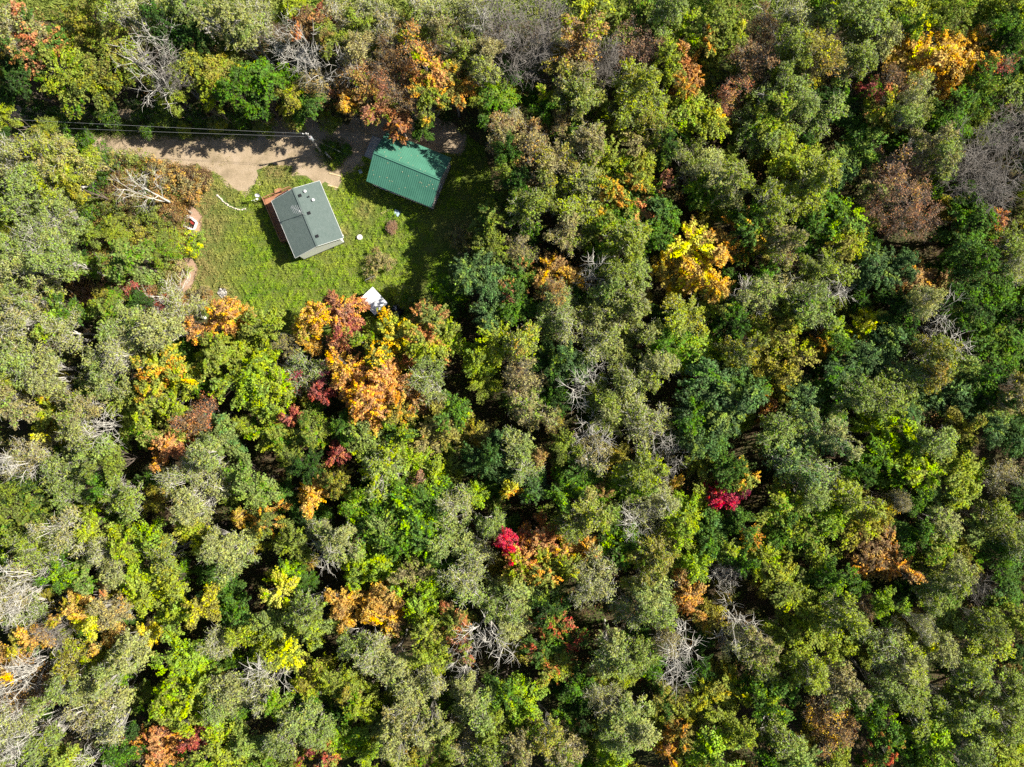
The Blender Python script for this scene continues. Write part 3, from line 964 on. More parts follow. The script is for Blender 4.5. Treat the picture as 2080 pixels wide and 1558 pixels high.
# x, y, crown radius (survey pixels), kind, pigment[/second pigment:share][,bark][,hN]
T = """
30 70 45 b ta/gy:.5;2 112 36 m og/go:.4;78 92 50 m gr/ro:.55;62 122 34 m gr/ro:.5;142 160 62 g yg/gr:.5;32 165 42 g dg;168 60 62 g og/ol:.5
228 110 68 g og/ol:.6;200 165 40 g ol/og:.5;292 38 46 q gy;318 75 42 d w;306 152 55 d w;345 150 38 d k;398 58 68 o ol/dg:.7;352 60 44 o dg
412 128 58 g ol/og:.4;446 160 42 g og/ol:.5;492 190 46 g gr;421 205 16 m yg;470 48 44 b gy;510 70 36 b gs;375 15 40 b gs;250 15 42 b ol
80 300 50 b yg/ta:.5;120 330 58 b yg/ta:.6;20 322 48 q gy;60 228 26 s dg,h3;120 236 22 s gr/dg:.5,h3;175 226 28 s dg,h3;225 232 24 s gr/ol:.4,h3;282 228 28 s dg/gr:.4,h3;335 234 24 s gr/ol:.5,h3;392 232 26 s dg/gr:.4,h3;440 244 20 s ol/og:.5,h3;488 236 26 s gr/dg:.5,h3;540 244 22 s ol/br:.4,h3;596 240 24 s og/ol:.5,h3;660 244 20 s ol,h3;372 262 14 s yg/gr:.5,h3;300 268 14 s gr/yg:.4,h3;170 280 18 s gr/yg:.5,h3;130 270 18 s gr,h3;12 236 24 g yg,h9;148 372 32 g yg/og:.5;58 375 40 b gs;172 316 24 g yg
200 322 38 s gr;190 362 36 s dg/gr:.5;255 330 34 s ol/ta:.5;335 362 34 s ta/rb:.6;300 350 30 s ta/ol:.5;385 375 32 s ta/rb:.5;238 392 36 s br/ta:.5
110 392 34 b yg;296 382 30 d w,h11;262 322 18 s gr
566 62 52 d w;602 108 46 d w;525 38 40 q gy;595 18 32 g yg;618 60 38 m br/ro:.5;652 24 24 m ro/re:.5;690 30 44 q gy/ta:.5;672 84 36 g ol/br:.4
762 28 42 q gy;800 60 36 q ta/gy:.5;860 28 44 q gy/ta:.4;905 62 38 b ta/ol:.5;958 30 42 q gy;985 70 34 d w;1012 42 46 d k;722 100 34 b ta
632 130 36 d t;702 132 36 d t;735 60 34 g ol;832 70 34 g ol/br:.4;822 84 24 m yg/ye:.5;836 112 44 p or/br:.5;800 125 30 p br;938 110 34 b ol/ta:.5
722 166 46 p rb/ro:.5;702 200 24 m go/or:.5;758 190 40 m rb/ol:.5;782 160 36 p br/ro:.5;776 222 40 m ro/ol:.6;806 236 30 m or/ro:.6;800 258 22 m ro/or:.5;836 205 34 p br/ol:.4
884 152 44 m or/yg:.5;922 182 40 m og/or:.6;874 200 36 m ol/or:.4;545 166 42 g gr;528 195 34 g dg/gr:.5;588 196 34 m og/yg:.5;640 172 34 p ta/rb:.5;655 212 30 s ol/br:.4
988 150 32 b gy/yg:.5;996 118 30 b ta/gy:.4;1014 205 36 g lm/gr:.6;1000 240 26 g gr;968 95 26 g ol
1080 62 60 d k;1060 118 48 d k;1108 28 48 d k;1118 100 36 d k;1196 22 46 g yg/ye:.4;1205 60 26 g yg/ye:.6;1172 92 46 b rb/yg:.5;1150 132 38 g og/rb:.4;1168 176 44 b ta/ol:.5;1182 214 40 b ol/ta:.4;1150 205 30 g yg/og:.5
1222 120 34 d k;1236 150 28 d k;1278 84 56 p pk/ol:.3;1260 40 48 g ol;1320 24 44 g ol/gr:.5;1300 108 38 p pk/br:.4;1382 74 40 g yg/lm:.5;1360 30 36 b gs;1440 30 48 g gr/ol:.5;1478 62 42 g ol;1500 74 22 m ye/yg:.5
1424 94 36 m yg/or:.5;1394 138 30 m or/ro:.4;1402 168 24 m or/rb:.4;1350 128 36 g ol/yg:.4;1442 140 44 g ol;1520 124 44 p br/pk:.4;1502 178 40 g ol/br:.3;1545 60 36 p br
1296 176 44 b yg/og:.4;1306 212 58 b ol/yg:.5;1326 256 54 b og/ol:.6;1275 246 40 b ol/yg:.5;1388 222 42 g yg/lm:.5;1430 248 38 g yg/go:.4;1300 296 34 g ta/yg:.4;1392 186 28 m yg/or:.5;1478 206 34 p ro/rb:.5;1460 222 22 p ro
1540 252 52 b gs/gr:.4;1560 280 34 b gs;1062 280 48 b rb/ta:.6;1018 268 36 b rb/ta:.6;1082 334 50 p ta/rb:.6;1130 246 28 p rb/ta:.6;1112 200 22 m ye/lm:.6;1108 228 26 g gr;1040 240 26 q ta;1128 322 40 b ta/og:.5;1200 302 40 b ta/ol:.5
1232 342 42 g yg/gr:.5;1180 382 44 b gy/yg:.5;1296 332 30 g yg/og:.5;1300 372 30 m yg/or:.5;1402 326 48 b gy/ol:.5;1452 346 40 b ol/gy:.5;1430 388 36 g lm/gr:.6;1482 372 44 b gy/ol:.5;1060 372 34 g dg/gr:.4;1030 352 28 g ol;1345 300 34 g dg/ol:.5
1580 50 48 d w;1612 36 40 q gy;1650 30 44 g ol/gr:.4;1700 30 44 b gs/yg:.4;1758 40 46 b gs/ol:.5;1732 84 42 b gy/ol:.4;1800 18 42 g ol;1862 34 42 g yg/ye:.4;1848 66 30 g gr/yg:.5;1920 30 48 g ol/gr:.5;1990 18 46 g yg/ol:.5
2048 62 56 g gr/yg:.4;2032 116 46 o dg/gr:.4;2070 14 36 g yg;1660 100 40 b og/ye:.4;1682 128 36 p og/rb:.5;1605 108 38 b ol;1590 134 32 g ol;1640 158 34 g ta/og:.5;1740 132 38 b ol/gs:.5;1790 90 34 b gy
1850 118 56 m go/ye:.4;1905 112 66 m go/or:.3;1962 110 64 m go/or:.4;1930 152 44 m go/or:.4;1928 182 18 m go/or:.5;2010 146 38 p ol/re:.6;2042 140 26 m re/ol:.4;2044 176 38 g gs/yg:.4;1986 190 52 g gr/ol:.5
1770 182 28 m re/gr:.5;1792 228 38 m yg/ro:.5;1810 176 34 p br/pk:.5;1858 202 50 b gy/ol:.5;1836 236 30 b gs;1592 176 36 b gs/ol:.4;1648 238 46 b gs/gr:.4;1620 220 36 b gs;1572 258 40 g yg/lm:.4;1702 222 40 g dg/gr:.3;1742 262 38 g gr/dg:.4;1740 306 36 g gr/gs:.5
1640 330 46 g yg/ol:.5;1592 330 44 g yg/ol:.4;1662 366 40 b yg/gy:.4;1706 338 38 o bg/gs:.5;1872 306 36 b ta/ol:.5;1900 326 36 b gs/ta:.4;1800 355 46 p pk/rb:.5;1850 372 62 p pk/rb:.5;1795 415 54 p pk/ro:.5;1868 440 54 p pk/ro:.4;1760 385 34 g ta/gs:.5
1985 300 62 d k;2030 330 58 d k;1960 350 48 d k;2052 270 46 d k;1984 276 20 g yg;1930 250 44 g gr/ol:.4;1890 262 34 g ol;2010 400 40 d k
44 425 50 b gs/yg:.3;112 452 56 b gs/gy:.5;70 490 52 q gs/gy:.4;60 545 56 b gy/gs:.5;18 505 40 b gs;122 540 40 b gs;176 436 30 s gr/yg:.4;202 462 28 s yg/gr:.5;170 402 28 s ol;268 410 32 s br/ta:.5;232 430 34 s ol/br:.4
300 432 36 s ol/ta:.4;322 402 30 s rb/br:.5;272 472 42 s og/ol:.6;330 480 30 s ol/yg:.4;352 476 22 s yg/ol:.4;388 496 28 s lm/ye:.4;345 440 26 s br;262 528 46 g gs/gr:.4;312 546 40 s gs/yg:.3;222 560 38 s gs/gr:.5
190 530 28 s og/br:.5;350 556 30 s yg/ta:.5;176 586 42 s pk/br:.6;264 586 24 s re/br:.4;318 622 26 s re/br:.5;300 596 24 s br/re:.5;345 598 42 d w,h4;372 636 46 q gy,h9;398 600 24 s ta/br:.4
36 602 46 b gs/ta:.5;62 640 40 q gy/ta:.4;18 668 44 q gy/ta:.4;102 650 36 g yg/lm:.6;148 636 34 g gr/yg:.5;228 628 38 g ol/gr:.5;130 680 42 q gy;248 650 42 b gs/gy:.4;282 672 46 b gy/gs:.4;335 672 46 b gy;212 744 54 b gs/gy:.6;250 720 38 q gy
60 742 54 b gs/gy:.5;105 765 40 b gy;14 712 18 m ye;418 672 32 m or/go:.4;456 644 34 m or/go:.5;494 640 22 m go/or:.5;440 712 50 m yg/ol:.5;492 700 44 m yg/ol:.5;340 752 50 m yg/or:.55;312 770 34 m yg/or:.6;372 776 34 m yg/go:.3;492 772 42 g lm/yg:.5;10 780 30 g yg/og:.5
545 672 42 m yg/ol:.5;530 745 50 m lm/yg:.5;580 696 22 p ta/og:.5;618 668 28 m go/yg:.4;652 648 30 m or/go:.6;636 702 20 m go/or:.4;692 630 36 m ro/or:.5;708 660 26 m re/ro:.4;672 608 20 m ro/gr:.4;738 622 12 m or/ro:.6,h5;695 690 26 m ro/ol:.4
766 680 34 m yg/gr:.4;802 690 46 m yg/go:.5;765 722 36 m ol/go:.4;862 656 42 m ol/ro:.55;872 700 46 m yg/ro:.5;916 694 34 g yg/lm:.4;620 752 42 q gs/mg:.35;655 765 24 p mg/gr:.4;650 800 24 m re;710 748 40 m or/go:.5;770 752 38 m or/go:.5
740 790 52 m or/go:.4;800 778 44 m or/rb:.4;748 832 42 m or/go:.5;842 812 26 m rb/or:.5;690 745 24 m go;816 832 34 m og/or:.5;872 770 42 q gs/gy:.5;884 735 30 b gs;955 552 46 o bg/gs:.5;990 580 34 o bg;992 634 38 o bg/gs:.4;1004 700 38 g yg/lm:.4;974 742 30 g lm/yg:.5
1034 596 30 m ro/gr:.5;932 482 26 s ta/ol:.5;766 530 28 s ta/pk:.4;792 458 12 s pk;1002 448 38 g ol/dg:.5;1000 500 34 g ol;930 620 26 s ol/gr:.5;818 600 22 s yg/gr:.5
1062 430 42 b ol/gr:.4;1108 402 40 b ol/og:.4;1182 418 44 b gy/yg:.6;1150 486 36 b ta/ol:.5;1200 470 34 g ol;1288 418 56 m gr/ro:.5;1320 400 40 m ro/gr:.5;1262 452 42 m yg/gr:.5;1342 440 36 g gr/bg:.4;1282 500 42 b yg/ol:.5;1222 520 36 g gr/yg:.4;1322 482 34 g gr;1245 395 34 m yg/or:.5
1402 500 50 m go/ye:.6;1462 502 42 m go/or:.5;1376 556 42 m og/go:.6;1420 556 48 m go/ye:.5;1452 580 32 m go/or:.3;1345 545 26 m og/go:.5;1522 474 42 m gr/or:.5;1550 500 32 m og/gr:.5;1520 440 34 g gr/yg:.4
1060 508 34 p ta/ol:.4;1118 552 38 m rb/go:.4;1152 574 32 m go/rb:.4;1122 590 28 p rb;1056 566 36 m gr/ro:.5;1052 624 38 g gr/dg:.4;1208 562 32 d w;1234 592 34 b gs/gr:.4;1292 552 32 b gs/ol:.4;1252 556 30 b ol
1128 622 38 b gs/gy:.5;1150 666 40 q gy/ol:.4;1110 660 34 b gs;1222 634 44 b ol/gy:.5;1280 620 44 b gy/ol:.5;1210 690 42 q ol/gy:.5;1262 716 42 b ol/gy:.5;1312 672 34 b ol/gy:.5;1392 640 44 b yg/og:.5;1442 622 34 g yg/ta:.4;1380 702 46 g lm/gr:.6;1428 708 46 g lm/yg:.5;1345 700 34 g gr
1500 606 34 d w;1482 650 40 g dg/gr:.4;1542 600 42 b gy/gs:.5;1558 560 30 g gr;1548 688 48 g og/yg:.5;1500 716 36 b ol/og:.5;1062 690 38 b yg/rb:.4;1066 756 42 p ta/pk:.4;1118 742 38 g dg/ol:.4;1160 740 40 o bg/gs:.4;1192 778 36 d w;1330 752 44 b gy/ol:.5;1280 770 40 q ol/gy:.5
1450 778 56 o bg/gr:.4;1412 828 50 o bg/gr:.5;1480 830 52 o bg/gs:.5;1440 880 44 o gr/bg:.6;1508 790 42 o gr/bg:.5;1400 890 34 o bg/gs:.5
1560 432 42 b ol/yg:.4;1620 408 44 b yg/ol:.5;1660 420 38 g ol/gr:.4;1590 490 36 b ta/ol:.5;1694 440 46 g gr/lm:.4;1642 480 40 g gr/dg:.5;1718 494 38 g og/yg:.5;1672 540 44 b ol/yg:.4;1602 526 26 p br;1640 556 32 b ol
2008 446 28 m ro/or:.5;2024 470 24 m or/ro:.5;1972 436 40 g gr;1962 492 52 g gr/bg:.4;2052 486 38 b ol/gs:.4;2052 540 38 q gy/ol:.5;1778 548 46 o bg/gs:.4;1832 540 32 o bg;1858 562 40 m rb/or:.4;1902 582 34 m rb/ta:.5;1706 578 38 d w
1980 560 56 g gr/bg:.5;2030 610 54 g gr/bg:.4;1950 620 42 g dg/gr:.4;1592 582 40 q gy/ta:.4;1590 640 38 m yg/gs:.5;1650 622 46 b gs/gr:.4;1640 596 30 q gs;1756 652 34 m ye/lm:.4;1738 670 26 m ye/yg:.4;1690 668 30 m lm/yg:.5;1664 702 28 m yg/or:.5;1702 690 28 g gr
1896 642 40 d w;1920 690 44 d w;1872 614 34 b gy/ta:.4;1938 628 26 b ol/gy:.5;1830 616 38 g dg/gr:.3;1806 668 34 g dg;1800 712 44 o bg/gs:.4;1748 732 44 o bg/gs:.4;1700 750 40 o bg/gr:.4;1900 728 42 b ol/og:.5;1882 762 30 b og/rb:.4;1958 752 38 o gs/bg:.5;2006 680 46 g gr/ol:.4;2052 710 40 g gr/dg:.4
2000 772 40 g dg/gr:.5;1592 722 44 g og/yg:.4;1570 760 36 g og/rb:.3;1826 770 40 b ol/gs:.5;2068 640 34 g dg/gr:.5
28 828 42 b ta/gs:.5;118 828 38 m yg/or:.45;96 852 26 m yg/or:.4;90 880 22 m ye/og:.5;200 872 40 d w;172 838 36 b ta/ol:.5;158 884 34 b gy/ol:.5;262 812 44 m yg/ol:.5;310 812 46 m yg/or:.4;352 826 34 m yg/gr:.4;282 870 44 m yg/gr:.5;340 872 38 m yg/ta:.5
380 862 24 m or/go:.4;346 908 30 m or/ro:.5;372 892 26 m ro/or:.6;326 926 22 m or/go:.4;412 844 36 p br/ro:.6;452 886 46 o gs/bg:.5;428 920 34 b gs/gy:.5;42 930 42 q ta/gy:.5;78 916 40 q ta/gy:.4;128 962 46 b gs/gy:.5;190 926 42 b gs/gy:.4;160 990 34 b gs;228 940 30 g ol
38 1000 50 g dg/ol:.6;60 1050 46 g ol/dg:.5;14 1060 40 g ol/gr:.4;130 1076 42 q gy/ta:.5;250 1012 42 b ol/gs:.5;196 1030 28 g yg/lm:.4;212 990 28 g gr;370 968 44 q gy/gs:.4;420 1000 46 q gy;386 1024 36 b gy/ta:.3;500 972 34 g gs/gr:.4;526 1000 36 g gs/gr:.4
396 1076 36 g ye/yg:.5;420 1104 24 g yg/ye:.4;480 1056 22 m go/og:.5;262 1100 38 g yg/lm:.4;302 1092 36 g lm/yg:.4;190 1080 34 g yg;232 1142 40 b gy;206 1118 28 q gy;330 1128 38 b ol/og:.4;60 1116 48 b ol/gs:.4;100 1090 34 g ol;480 1130 46 b gs/gy:.6;455 1100 32 b gy
540 814 46 m lm/yg:.5;575 782 38 m yg/lm:.5;556 872 44 m yg/gr:.4;580 900 34 m yg/ol:.5;592 848 20 m re/ro:.5;572 856 18 m ro/yg:.4;650 876 28 m yg/gr:.4;682 922 24 m re/ro:.5;626 880 32 g ol/dg:.5;630 944 30 g dg;590 940 26 g ol/br:.4
760 898 44 g gs/yg:.5;812 880 40 g gr/yg:.5;700 870 32 g gr/dg:.4;782 948 46 b gs/yg:.5;842 934 50 g yg/lm:.5;880 962 38 g lm/yg:.5;895 860 46 g og/ta:.5;918 830 36 g gr/yg:.4;868 892 30 m ta/ro:.3;844 986 26 m pk/ro:.4
638 1000 34 m go/or:.4;690 975 28 g og/dg:.5;800 1006 44 g gr/yg:.4;752 1046 44 g gr/lm:.4;722 1020 30 g lm/gr:.5;842 1040 52 m gr/lm:.4;820 1094 46 m gr/gs:.5;872 1090 42 m gr/lm:.4;882 1010 38 g gr/lm:.4;780 1080 34 g gs/gr:.5
922 1022 38 q gy/gs:.5;962 1008 26 g lm/yg:.5;1036 996 22 m ye/or:.4;1014 896 22 o bg;988 940 38 o dg/bg:.5;1040 962 30 o bg/gs:.4;690 1084 42 b gy/gs:.4;540 1052 34 m ol/or:.5;600 1106 36 g ol/yg:.4;660 1120 36 d w;640 1072 26 q gy;728 1094 14 p pk;610 1060 26 g dg
928 1086 46 b gs/gy:.5;966 1130 40 q gy;950 1170 46 q gs/gy:.5;1000 1060 30 b gs;752 1136 46 m lm/yg:.4;720 1162 34 m lm/yg:.4;792 1158 38 m lm/yg:.5;576 1194 34 m ye/lm:.5;846 1170 38 m ta/ol:.6;860 1130 26 g dg/gr:.4
1076 830 42 b ta/gs:.5;1122 852 28 p og/br:.5;1046 904 40 b gs/gy:.5;1062 944 40 q gs/gy:.4;1096 932 24 m rb/ta:.5;1192 884 40 d t;1204 926 38 q ta/gy:.5;1150 900 30 g ol;1262 812 44 b ol/gy:.5;1300 860 46 q gy/ol:.5;1240 856 38 b gy/ol:.5;1292 944 42 b ol/yg:.5;1330 882 32 d t
1356 940 28 d t;1182 960 36 g gr/dg:.5;1118 806 34 g dg/gr:.5;1210 800 34 b ol;1552 810 24 m or/go:.4;1562 846 22 m or/rb:.4;1582 800 20 g og;1476 946 36 g gr/dg:.5;1502 962 34 m yg/or:.5;1470 984 20 m yg;1462 1006 28 m cr/mg:.5;1494 1006 20 m mg/cr:.4;1440 998 18 m re/cr:.5
1276 980 34 g lm/gr:.5;1300 1000 28 g lm/yg:.4;1086 990 32 g bg/gr:.4;1140 996 34 g gr/lm:.4;1185 1038 42 b yg/ta:.5;1164 1068 34 b ol/yg:.4;1222 1006 26 m rb/gr:.5;1232 1040 30 g gs/gr:.4;1312 1034 52 q gy;1290 1060 36 d w;1340 1010 36 q gy;1388 1040 36 g lm/yg:.5;1376 1078 30 g yg/lm:.5;1366 988 22 m go/yg:.5;1420 1010 26 g yg/lm:.4
1262 1102 42 g gr/lm:.5;1300 1120 34 g lm/gr:.5;1346 1096 24 p yg/ta:.5;1332 1134 38 b og/ol:.5;1026 1096 22 m cr,h14;1036 1118 18 m cr,h13;1066 1092 26 m ro/or:.6;1062 1140 38 m or/yg:.5;1104 1100 36 m or/ro:.5;1110 1150 38 m yg/or:.5;1152 1110 30 m or/go:.6;1186 1112 28 m go/or:.5;1146 1148 28 m yg/go:.4
1440 1076 44 o gr/bg:.5;1466 1112 30 g gs/yg:.5;1520 1086 28 m gr/or:.5;1404 1140 32 g lm/yg:.4;1542 1132 34 g yg/lm:.4;1490 1060 30 g gr/dg:.5;1212 1172 42 q gy/ta:.4;1196 1196 34 q gy;1500 1140 28 g dg/gr:.5;1300 1170 34 b og/ol:.5
1622 812 42 o bg/gs:.5;1690 806 42 g gr/gs:.4;1732 806 36 b gs/gr:.4;1792 806 44 b ol/gs:.5;1850 812 44 o bg/gs:.4;1902 800 42 o bg/gs:.5;1946 820 32 o bg;1996 800 40 g gr/dg:.4;2056 796 40 b ta/og:.5;1586 872 42 b gs/gr:.4;1632 884 44 b gs/bg:.4;1600 932 46 b bg/gs:.5;1648 952 44 q gs/bg:.4;1690 882 40 b gy/bg:.5
1640 1000 34 b gs;1784 872 46 m lm/yg:.4;1836 896 48 m lm/yg:.5;1780 930 44 m gr/lm:.4;1866 952 46 m yg/lm:.5;1810 972 38 m lm/gr:.5;1740 950 34 m gr/dg:.4;1892 892 40 b gs/yg:.3;1946 872 34 g og/ol:.4;2006 866 38 o bg/gs:.5;2058 882 42 o dg/bg:.5;1932 944 42 g yg/ol:.5;1972 956 36 m yg/gr:.5
2040 966 36 q ta/gy:.4;2066 1010 34 g dg;1592 1024 46 g yg/gr:.4;1640 1070 46 g ol/gr:.5;1596 1082 42 g gr/ol:.4;1660 1126 42 g ol/yg:.4;1724 1010 42 b yg/ol:.5;1680 1040 36 g lm/gr:.4;1782 1032 36 m og/go:.3;1742 1068 42 g og/yg:.4;1930 1010 40 m yg/gs:.5;1890 1000 34 g gs/gr:.4;1862 1020 30 g gr/lm:.4;1836 1020 24 q ta
1782 1110 48 m br/rb:.5;1812 1140 36 m rb/or:.5;1748 1142 36 m br/or:.5;1726 1106 30 m br;1900 1056 38 b gy/gs:.5;1910 1108 42 m yg/gr:.5;1858 1090 40 g gr/dg:.4;1946 1126 30 g og/gr:.4;2022 1056 42 b ol/ta:.4;2062 1096 40 q gs/gy:.4;2030 1132 48 g gr/bg:.4;1932 1168 38 b gy/ol:.5;1980 1080 34 g gs;1580 1158 36 g yg/og:.4
40 1196 40 d w,h17;28 1244 34 d w,h16;20 1392 38 d w,h17;58 1492 34 d w,h16;24 1452 30 d w,h16;30 948 30 d w,h16;30 1186 46 q ta/gy:.5;88 1150 36 d w;162 1184 42 g gs/gr:.5;130 1160 28 g gr/lm:.4;282 1166 42 g lm/yg:.5;302 1204 40 g yg/lm:.4;212 1186 26 m ta/ro:.5;24 1222 38 q ta/rb:.4;62 1246 40 q gs/gy:.4;150 1234 32 m go/og:.5;88 1286 30 m go/rb:.5;50 1290 30 m og/go:.4
198 1264 28 g ye/yg:.4;240 1242 34 b ta/rb:.4;305 1284 26 g ye/go:.5;232 1288 28 m go/ta:.5;412 1228 32 g og/ye:.4;352 1250 36 g lm/yg:.5;352 1196 34 g yg/ye:.4;150 1320 42 b og/yg:.5;192 1340 18 m ye/yg:.5;118 1274 28 d k;22 1348 36 m rb/go:.6;82 1346 42 d t;52 1404 42 p rb/br:.5;96 1400 34 p br
268 1322 42 b gy;240 1350 34 b gs/gy:.5;372 1340 42 g lm/yg:.4;412 1330 36 g lm/gs:.4;352 1400 44 m yg/lm:.6;402 1400 46 m lm/yg:.6;370 1452 42 m yg/ol:.5;420 1452 34 m yg/lm:.4;142 1396 42 b gs/gy:.5;212 1418 46 b gy/ta:.4;232 1462 44 q gy/ta:.4;180 1452 38 q ta/gy:.5;40 1466 42 q gy;22 1510 38 d w;96 1502 44 b gs/ol:.4;140 1536 34 g yg/gs:.4;196 1530 32 d w
320 1500 34 m or/ro:.6;352 1484 30 m ro/or:.5;336 1536 32 m or/ro:.4;288 1500 28 m or/og:.4;392 1498 26 m re/ro:.4;470 1392 42 b gy/gs:.4;446 1426 34 b gs;482 1250 38 g gr/dg:.4;448 1300 36 q gy;500 1282 30 g yg/gs:.4;456 1516 44 g yg/gr:.4;500 1500 34 g gs;256 1516 34 g dg/gr:.5
622 1240 36 b ol/gs:.5;636 1276 36 g gs/yg:.4;588 1322 42 m yg/ye:.5;560 1262 32 g gs/yg:.4;542 1300 28 g yg;698 1214 32 m go/rb:.5;706 1244 26 m go/br:.4;762 1216 34 m go/rb:.5;800 1200 30 m go/br:.5;790 1244 38 m rb/go:.5;750 1256 26 m go/rb:.4
866 1200 38 g lm/yg:.4;856 1236 34 g lm/yg:.4;872 1276 36 m yg/ta:.4;880 1326 40 g yg/ol:.5;928 1262 34 m ol/ro:.55;936 1300 28 m ro/ol:.5;996 1302 46 d w;950 1330 34 d w;1010 1222 42 b gs/gy:.4;1030 1262 34 b gy;720 1300 30 b gs/yg:.4;760 1322 44 q gy/gs:.4;802 1336 38 b gy/gs:.5;640 1372 42 g og/yg:.5;690 1380 34 g yg/ol:.5
540 1360 38 d w;534 1402 34 q gy;844 1392 42 b gy/yg:.4;882 1372 34 q gy/ta:.4;822 1456 42 b gy/ta:.4;860 1470 42 b gy/gs:.4;800 1500 34 b gy;962 1424 42 b gs/gy:.4;940 1390 30 b gy;732 1430 36 g yg/gr:.4;700 1412 28 m og/br:.4;612 1452 42 b gs/gy:.5;572 1490 38 b gs/gy:.4;640 1480 34 b gs;560 1424 30 g lm/gr:.4
700 1492 42 g lm/gr:.5;664 1520 34 m yg/re:.5;632 1516 24 m re/yg:.5;740 1520 34 g lm/yg:.4;950 1516 42 q ta/gy:.5;1000 1470 34 g ol;1028 1404 38 g gr/yg:.4;900 1500 34 g ol/dg:.5;1000 1530 36 b ol/gs:.4;620 1410 28 g gr
1062 1212 42 b gs/gy:.4;1120 1226 36 g dg/ol:.5;1126 1266 36 m gr/re:.55;1106 1310 42 m gr/re:.5;1152 1306 38 m gr/re:.5;1130 1350 36 m yg/re:.4;1310 1206 42 b gs/gy:.5;1336 1240 38 b gs/ol:.4;1280 1240 34 q gs;1392 1200 34 m rb/or:.4;1400 1228 26 m or/rb:.5;1456 1166 26 d w;1490 1166 22 d w
1252 1322 40 b gs/gy:.5;1292 1330 34 b ol/gs:.5;1384 1300 46 d w;1372 1354 34 d t;1350 1300 30 q ta;1490 1256 40 d w;1540 1302 36 b ta/ol:.5;1500 1300 30 q gy;1232 1366 36 m yg/ta:.5;1270 1372 30 m yg;1180 1392 36 g gr/dg:.4;1062 1420 38 g lm/yg:.4;1052 1460 34 g lm/gr:.4;1220 1420 34 q gy/ta:.4
1262 1440 44 b gs/gy:.5;1282 1490 44 b gy/gs:.4;1240 1490 34 b gs/ol:.4;1432 1400 38 m yg/og:.5;1476 1400 40 m yg/go:.4;1408 1450 40 m yg/og:.5;1466 1444 38 m yg/ol:.4;1376 1480 30 m og/or:.5;1356 1530 26 m or/go:.5;1502 1484 32 g yg/ol:.4;1440 1520 44 g lm/gr:.4;1100 1490 36 b og/ol:.5;1140 1530 42 b ta/ol:.5;1060 1520 34 b ta/gs:.4;1550 1420 40 g gr/yg:.4;1250 1545 36 g lm/yg:.4;1340 1420 30 g og/dg:.5;1180 1450 26 g dg
1602 1194 42 g ol/yg:.4;1690 1176 34 g gr/lm:.4;1636 1262 42 g yg/ol:.5;1590 1280 36 g ol/yg:.4;1712 1246 38 b ol/yg:.5;1736 1290 42 g yg/gs:.5;1690 1310 34 g yg/ol:.4;1746 1190 26 g gr;1600 1340 42 g yg/ol:.5;1640 1370 34 b yg/gs:.4;1792 1226 28 g lm/gr:.4;1762 1230 22 p br/ta:.4
1800 1310 42 q gs/gy:.4;1832 1350 38 b gy/yg:.4;1856 1312 30 m yg/ye:.4;1890 1192 36 b gs/ol:.5;1922 1226 36 g gs/gr:.5;1930 1272 36 g gs/ol:.5;1992 1200 24 d k;2050 1190 46 g gr/bg:.4;2040 1252 42 g yg/ol:.5;1990 1260 34 b ol;1980 1316 42 b yg/gs:.5;1962 1360 38 b gs/yg:.5;1902 1310 34 b gy/gs:.4;2030 1300 22 m ro/br:.5
1996 1392 22 m go/br:.4;1870 1272 28 q gy;2060 1340 36 g dg/br:.4;1692 1454 38 p rb/go:.5;1690 1506 36 p rb/go:.4;1662 1436 26 p rb/ta:.5;1716 1480 28 p rb/br:.5;1714 1384 40 b ta/gs:.5;1680 1372 24 d k;1842 1400 42 b ol/gs:.5;1872 1440 42 b gs/ol:.5;1800 1392 34 b gs;1770 1440 34 g gr/lm:.4;1792 1500 34 m gr/re:.45;1770 1530 30 m gr/re:.5
1592 1500 40 b ol/gs:.5;1622 1540 44 o gs/bg:.5;1560 1540 34 g dg/gr:.5;1880 1500 40 g lm/gr:.4;1922 1460 40 b gs/yg:.4;1962 1424 42 b gs/ol:.5;1982 1480 44 b gs/yg:.5;2046 1412 42 b ol/gs:.4;2056 1470 40 b ol/gs:.5;2040 1530 40 g yg/gs:.4;1960 1530 38 b gs;1850 1540 34 g gr/yg:.4;1550 1360 34 b ol/gr:.4;1700 1548 34 g yg/ol:.4
"""
KINDS = dict(
    m=("maple", "maple_tree", "maple"), g=("green", "broadleaf_tree", "broadleaf tree"), o=("oak", "oak_tree", "dense oak"),
    b=("aspen", "aspen_tree", "fine-leaved aspen"), q=("birch", "birch_tree", "white-limbed birch"),
    p=("sparse", "thin_crowned_tree", "thinning tree"), d=("bare", "bare_tree", "leafless tree"), s=("shrub", "shrub", "shrub"), k=("twiggy", "bare_tree", "leafless tree"),
    y=("green", "young_tree", "young tree"))
WORDS = dict(gy="grey-sage", gs="sage green", ol="olive", og="olive-gold", gr="green", dg="dark green", bg="cool green", yg="yellow-green",
             lm="lime green", ye="bright yellow", go="golden", ro="red-orange", re="red", cr="crimson", br="brown", ta="tan", pk="pinkish brown",
             mg="magenta", rb="rusty orange", w="white", k="dark grey", t="greyish")
WORDS['or'] = "orange"
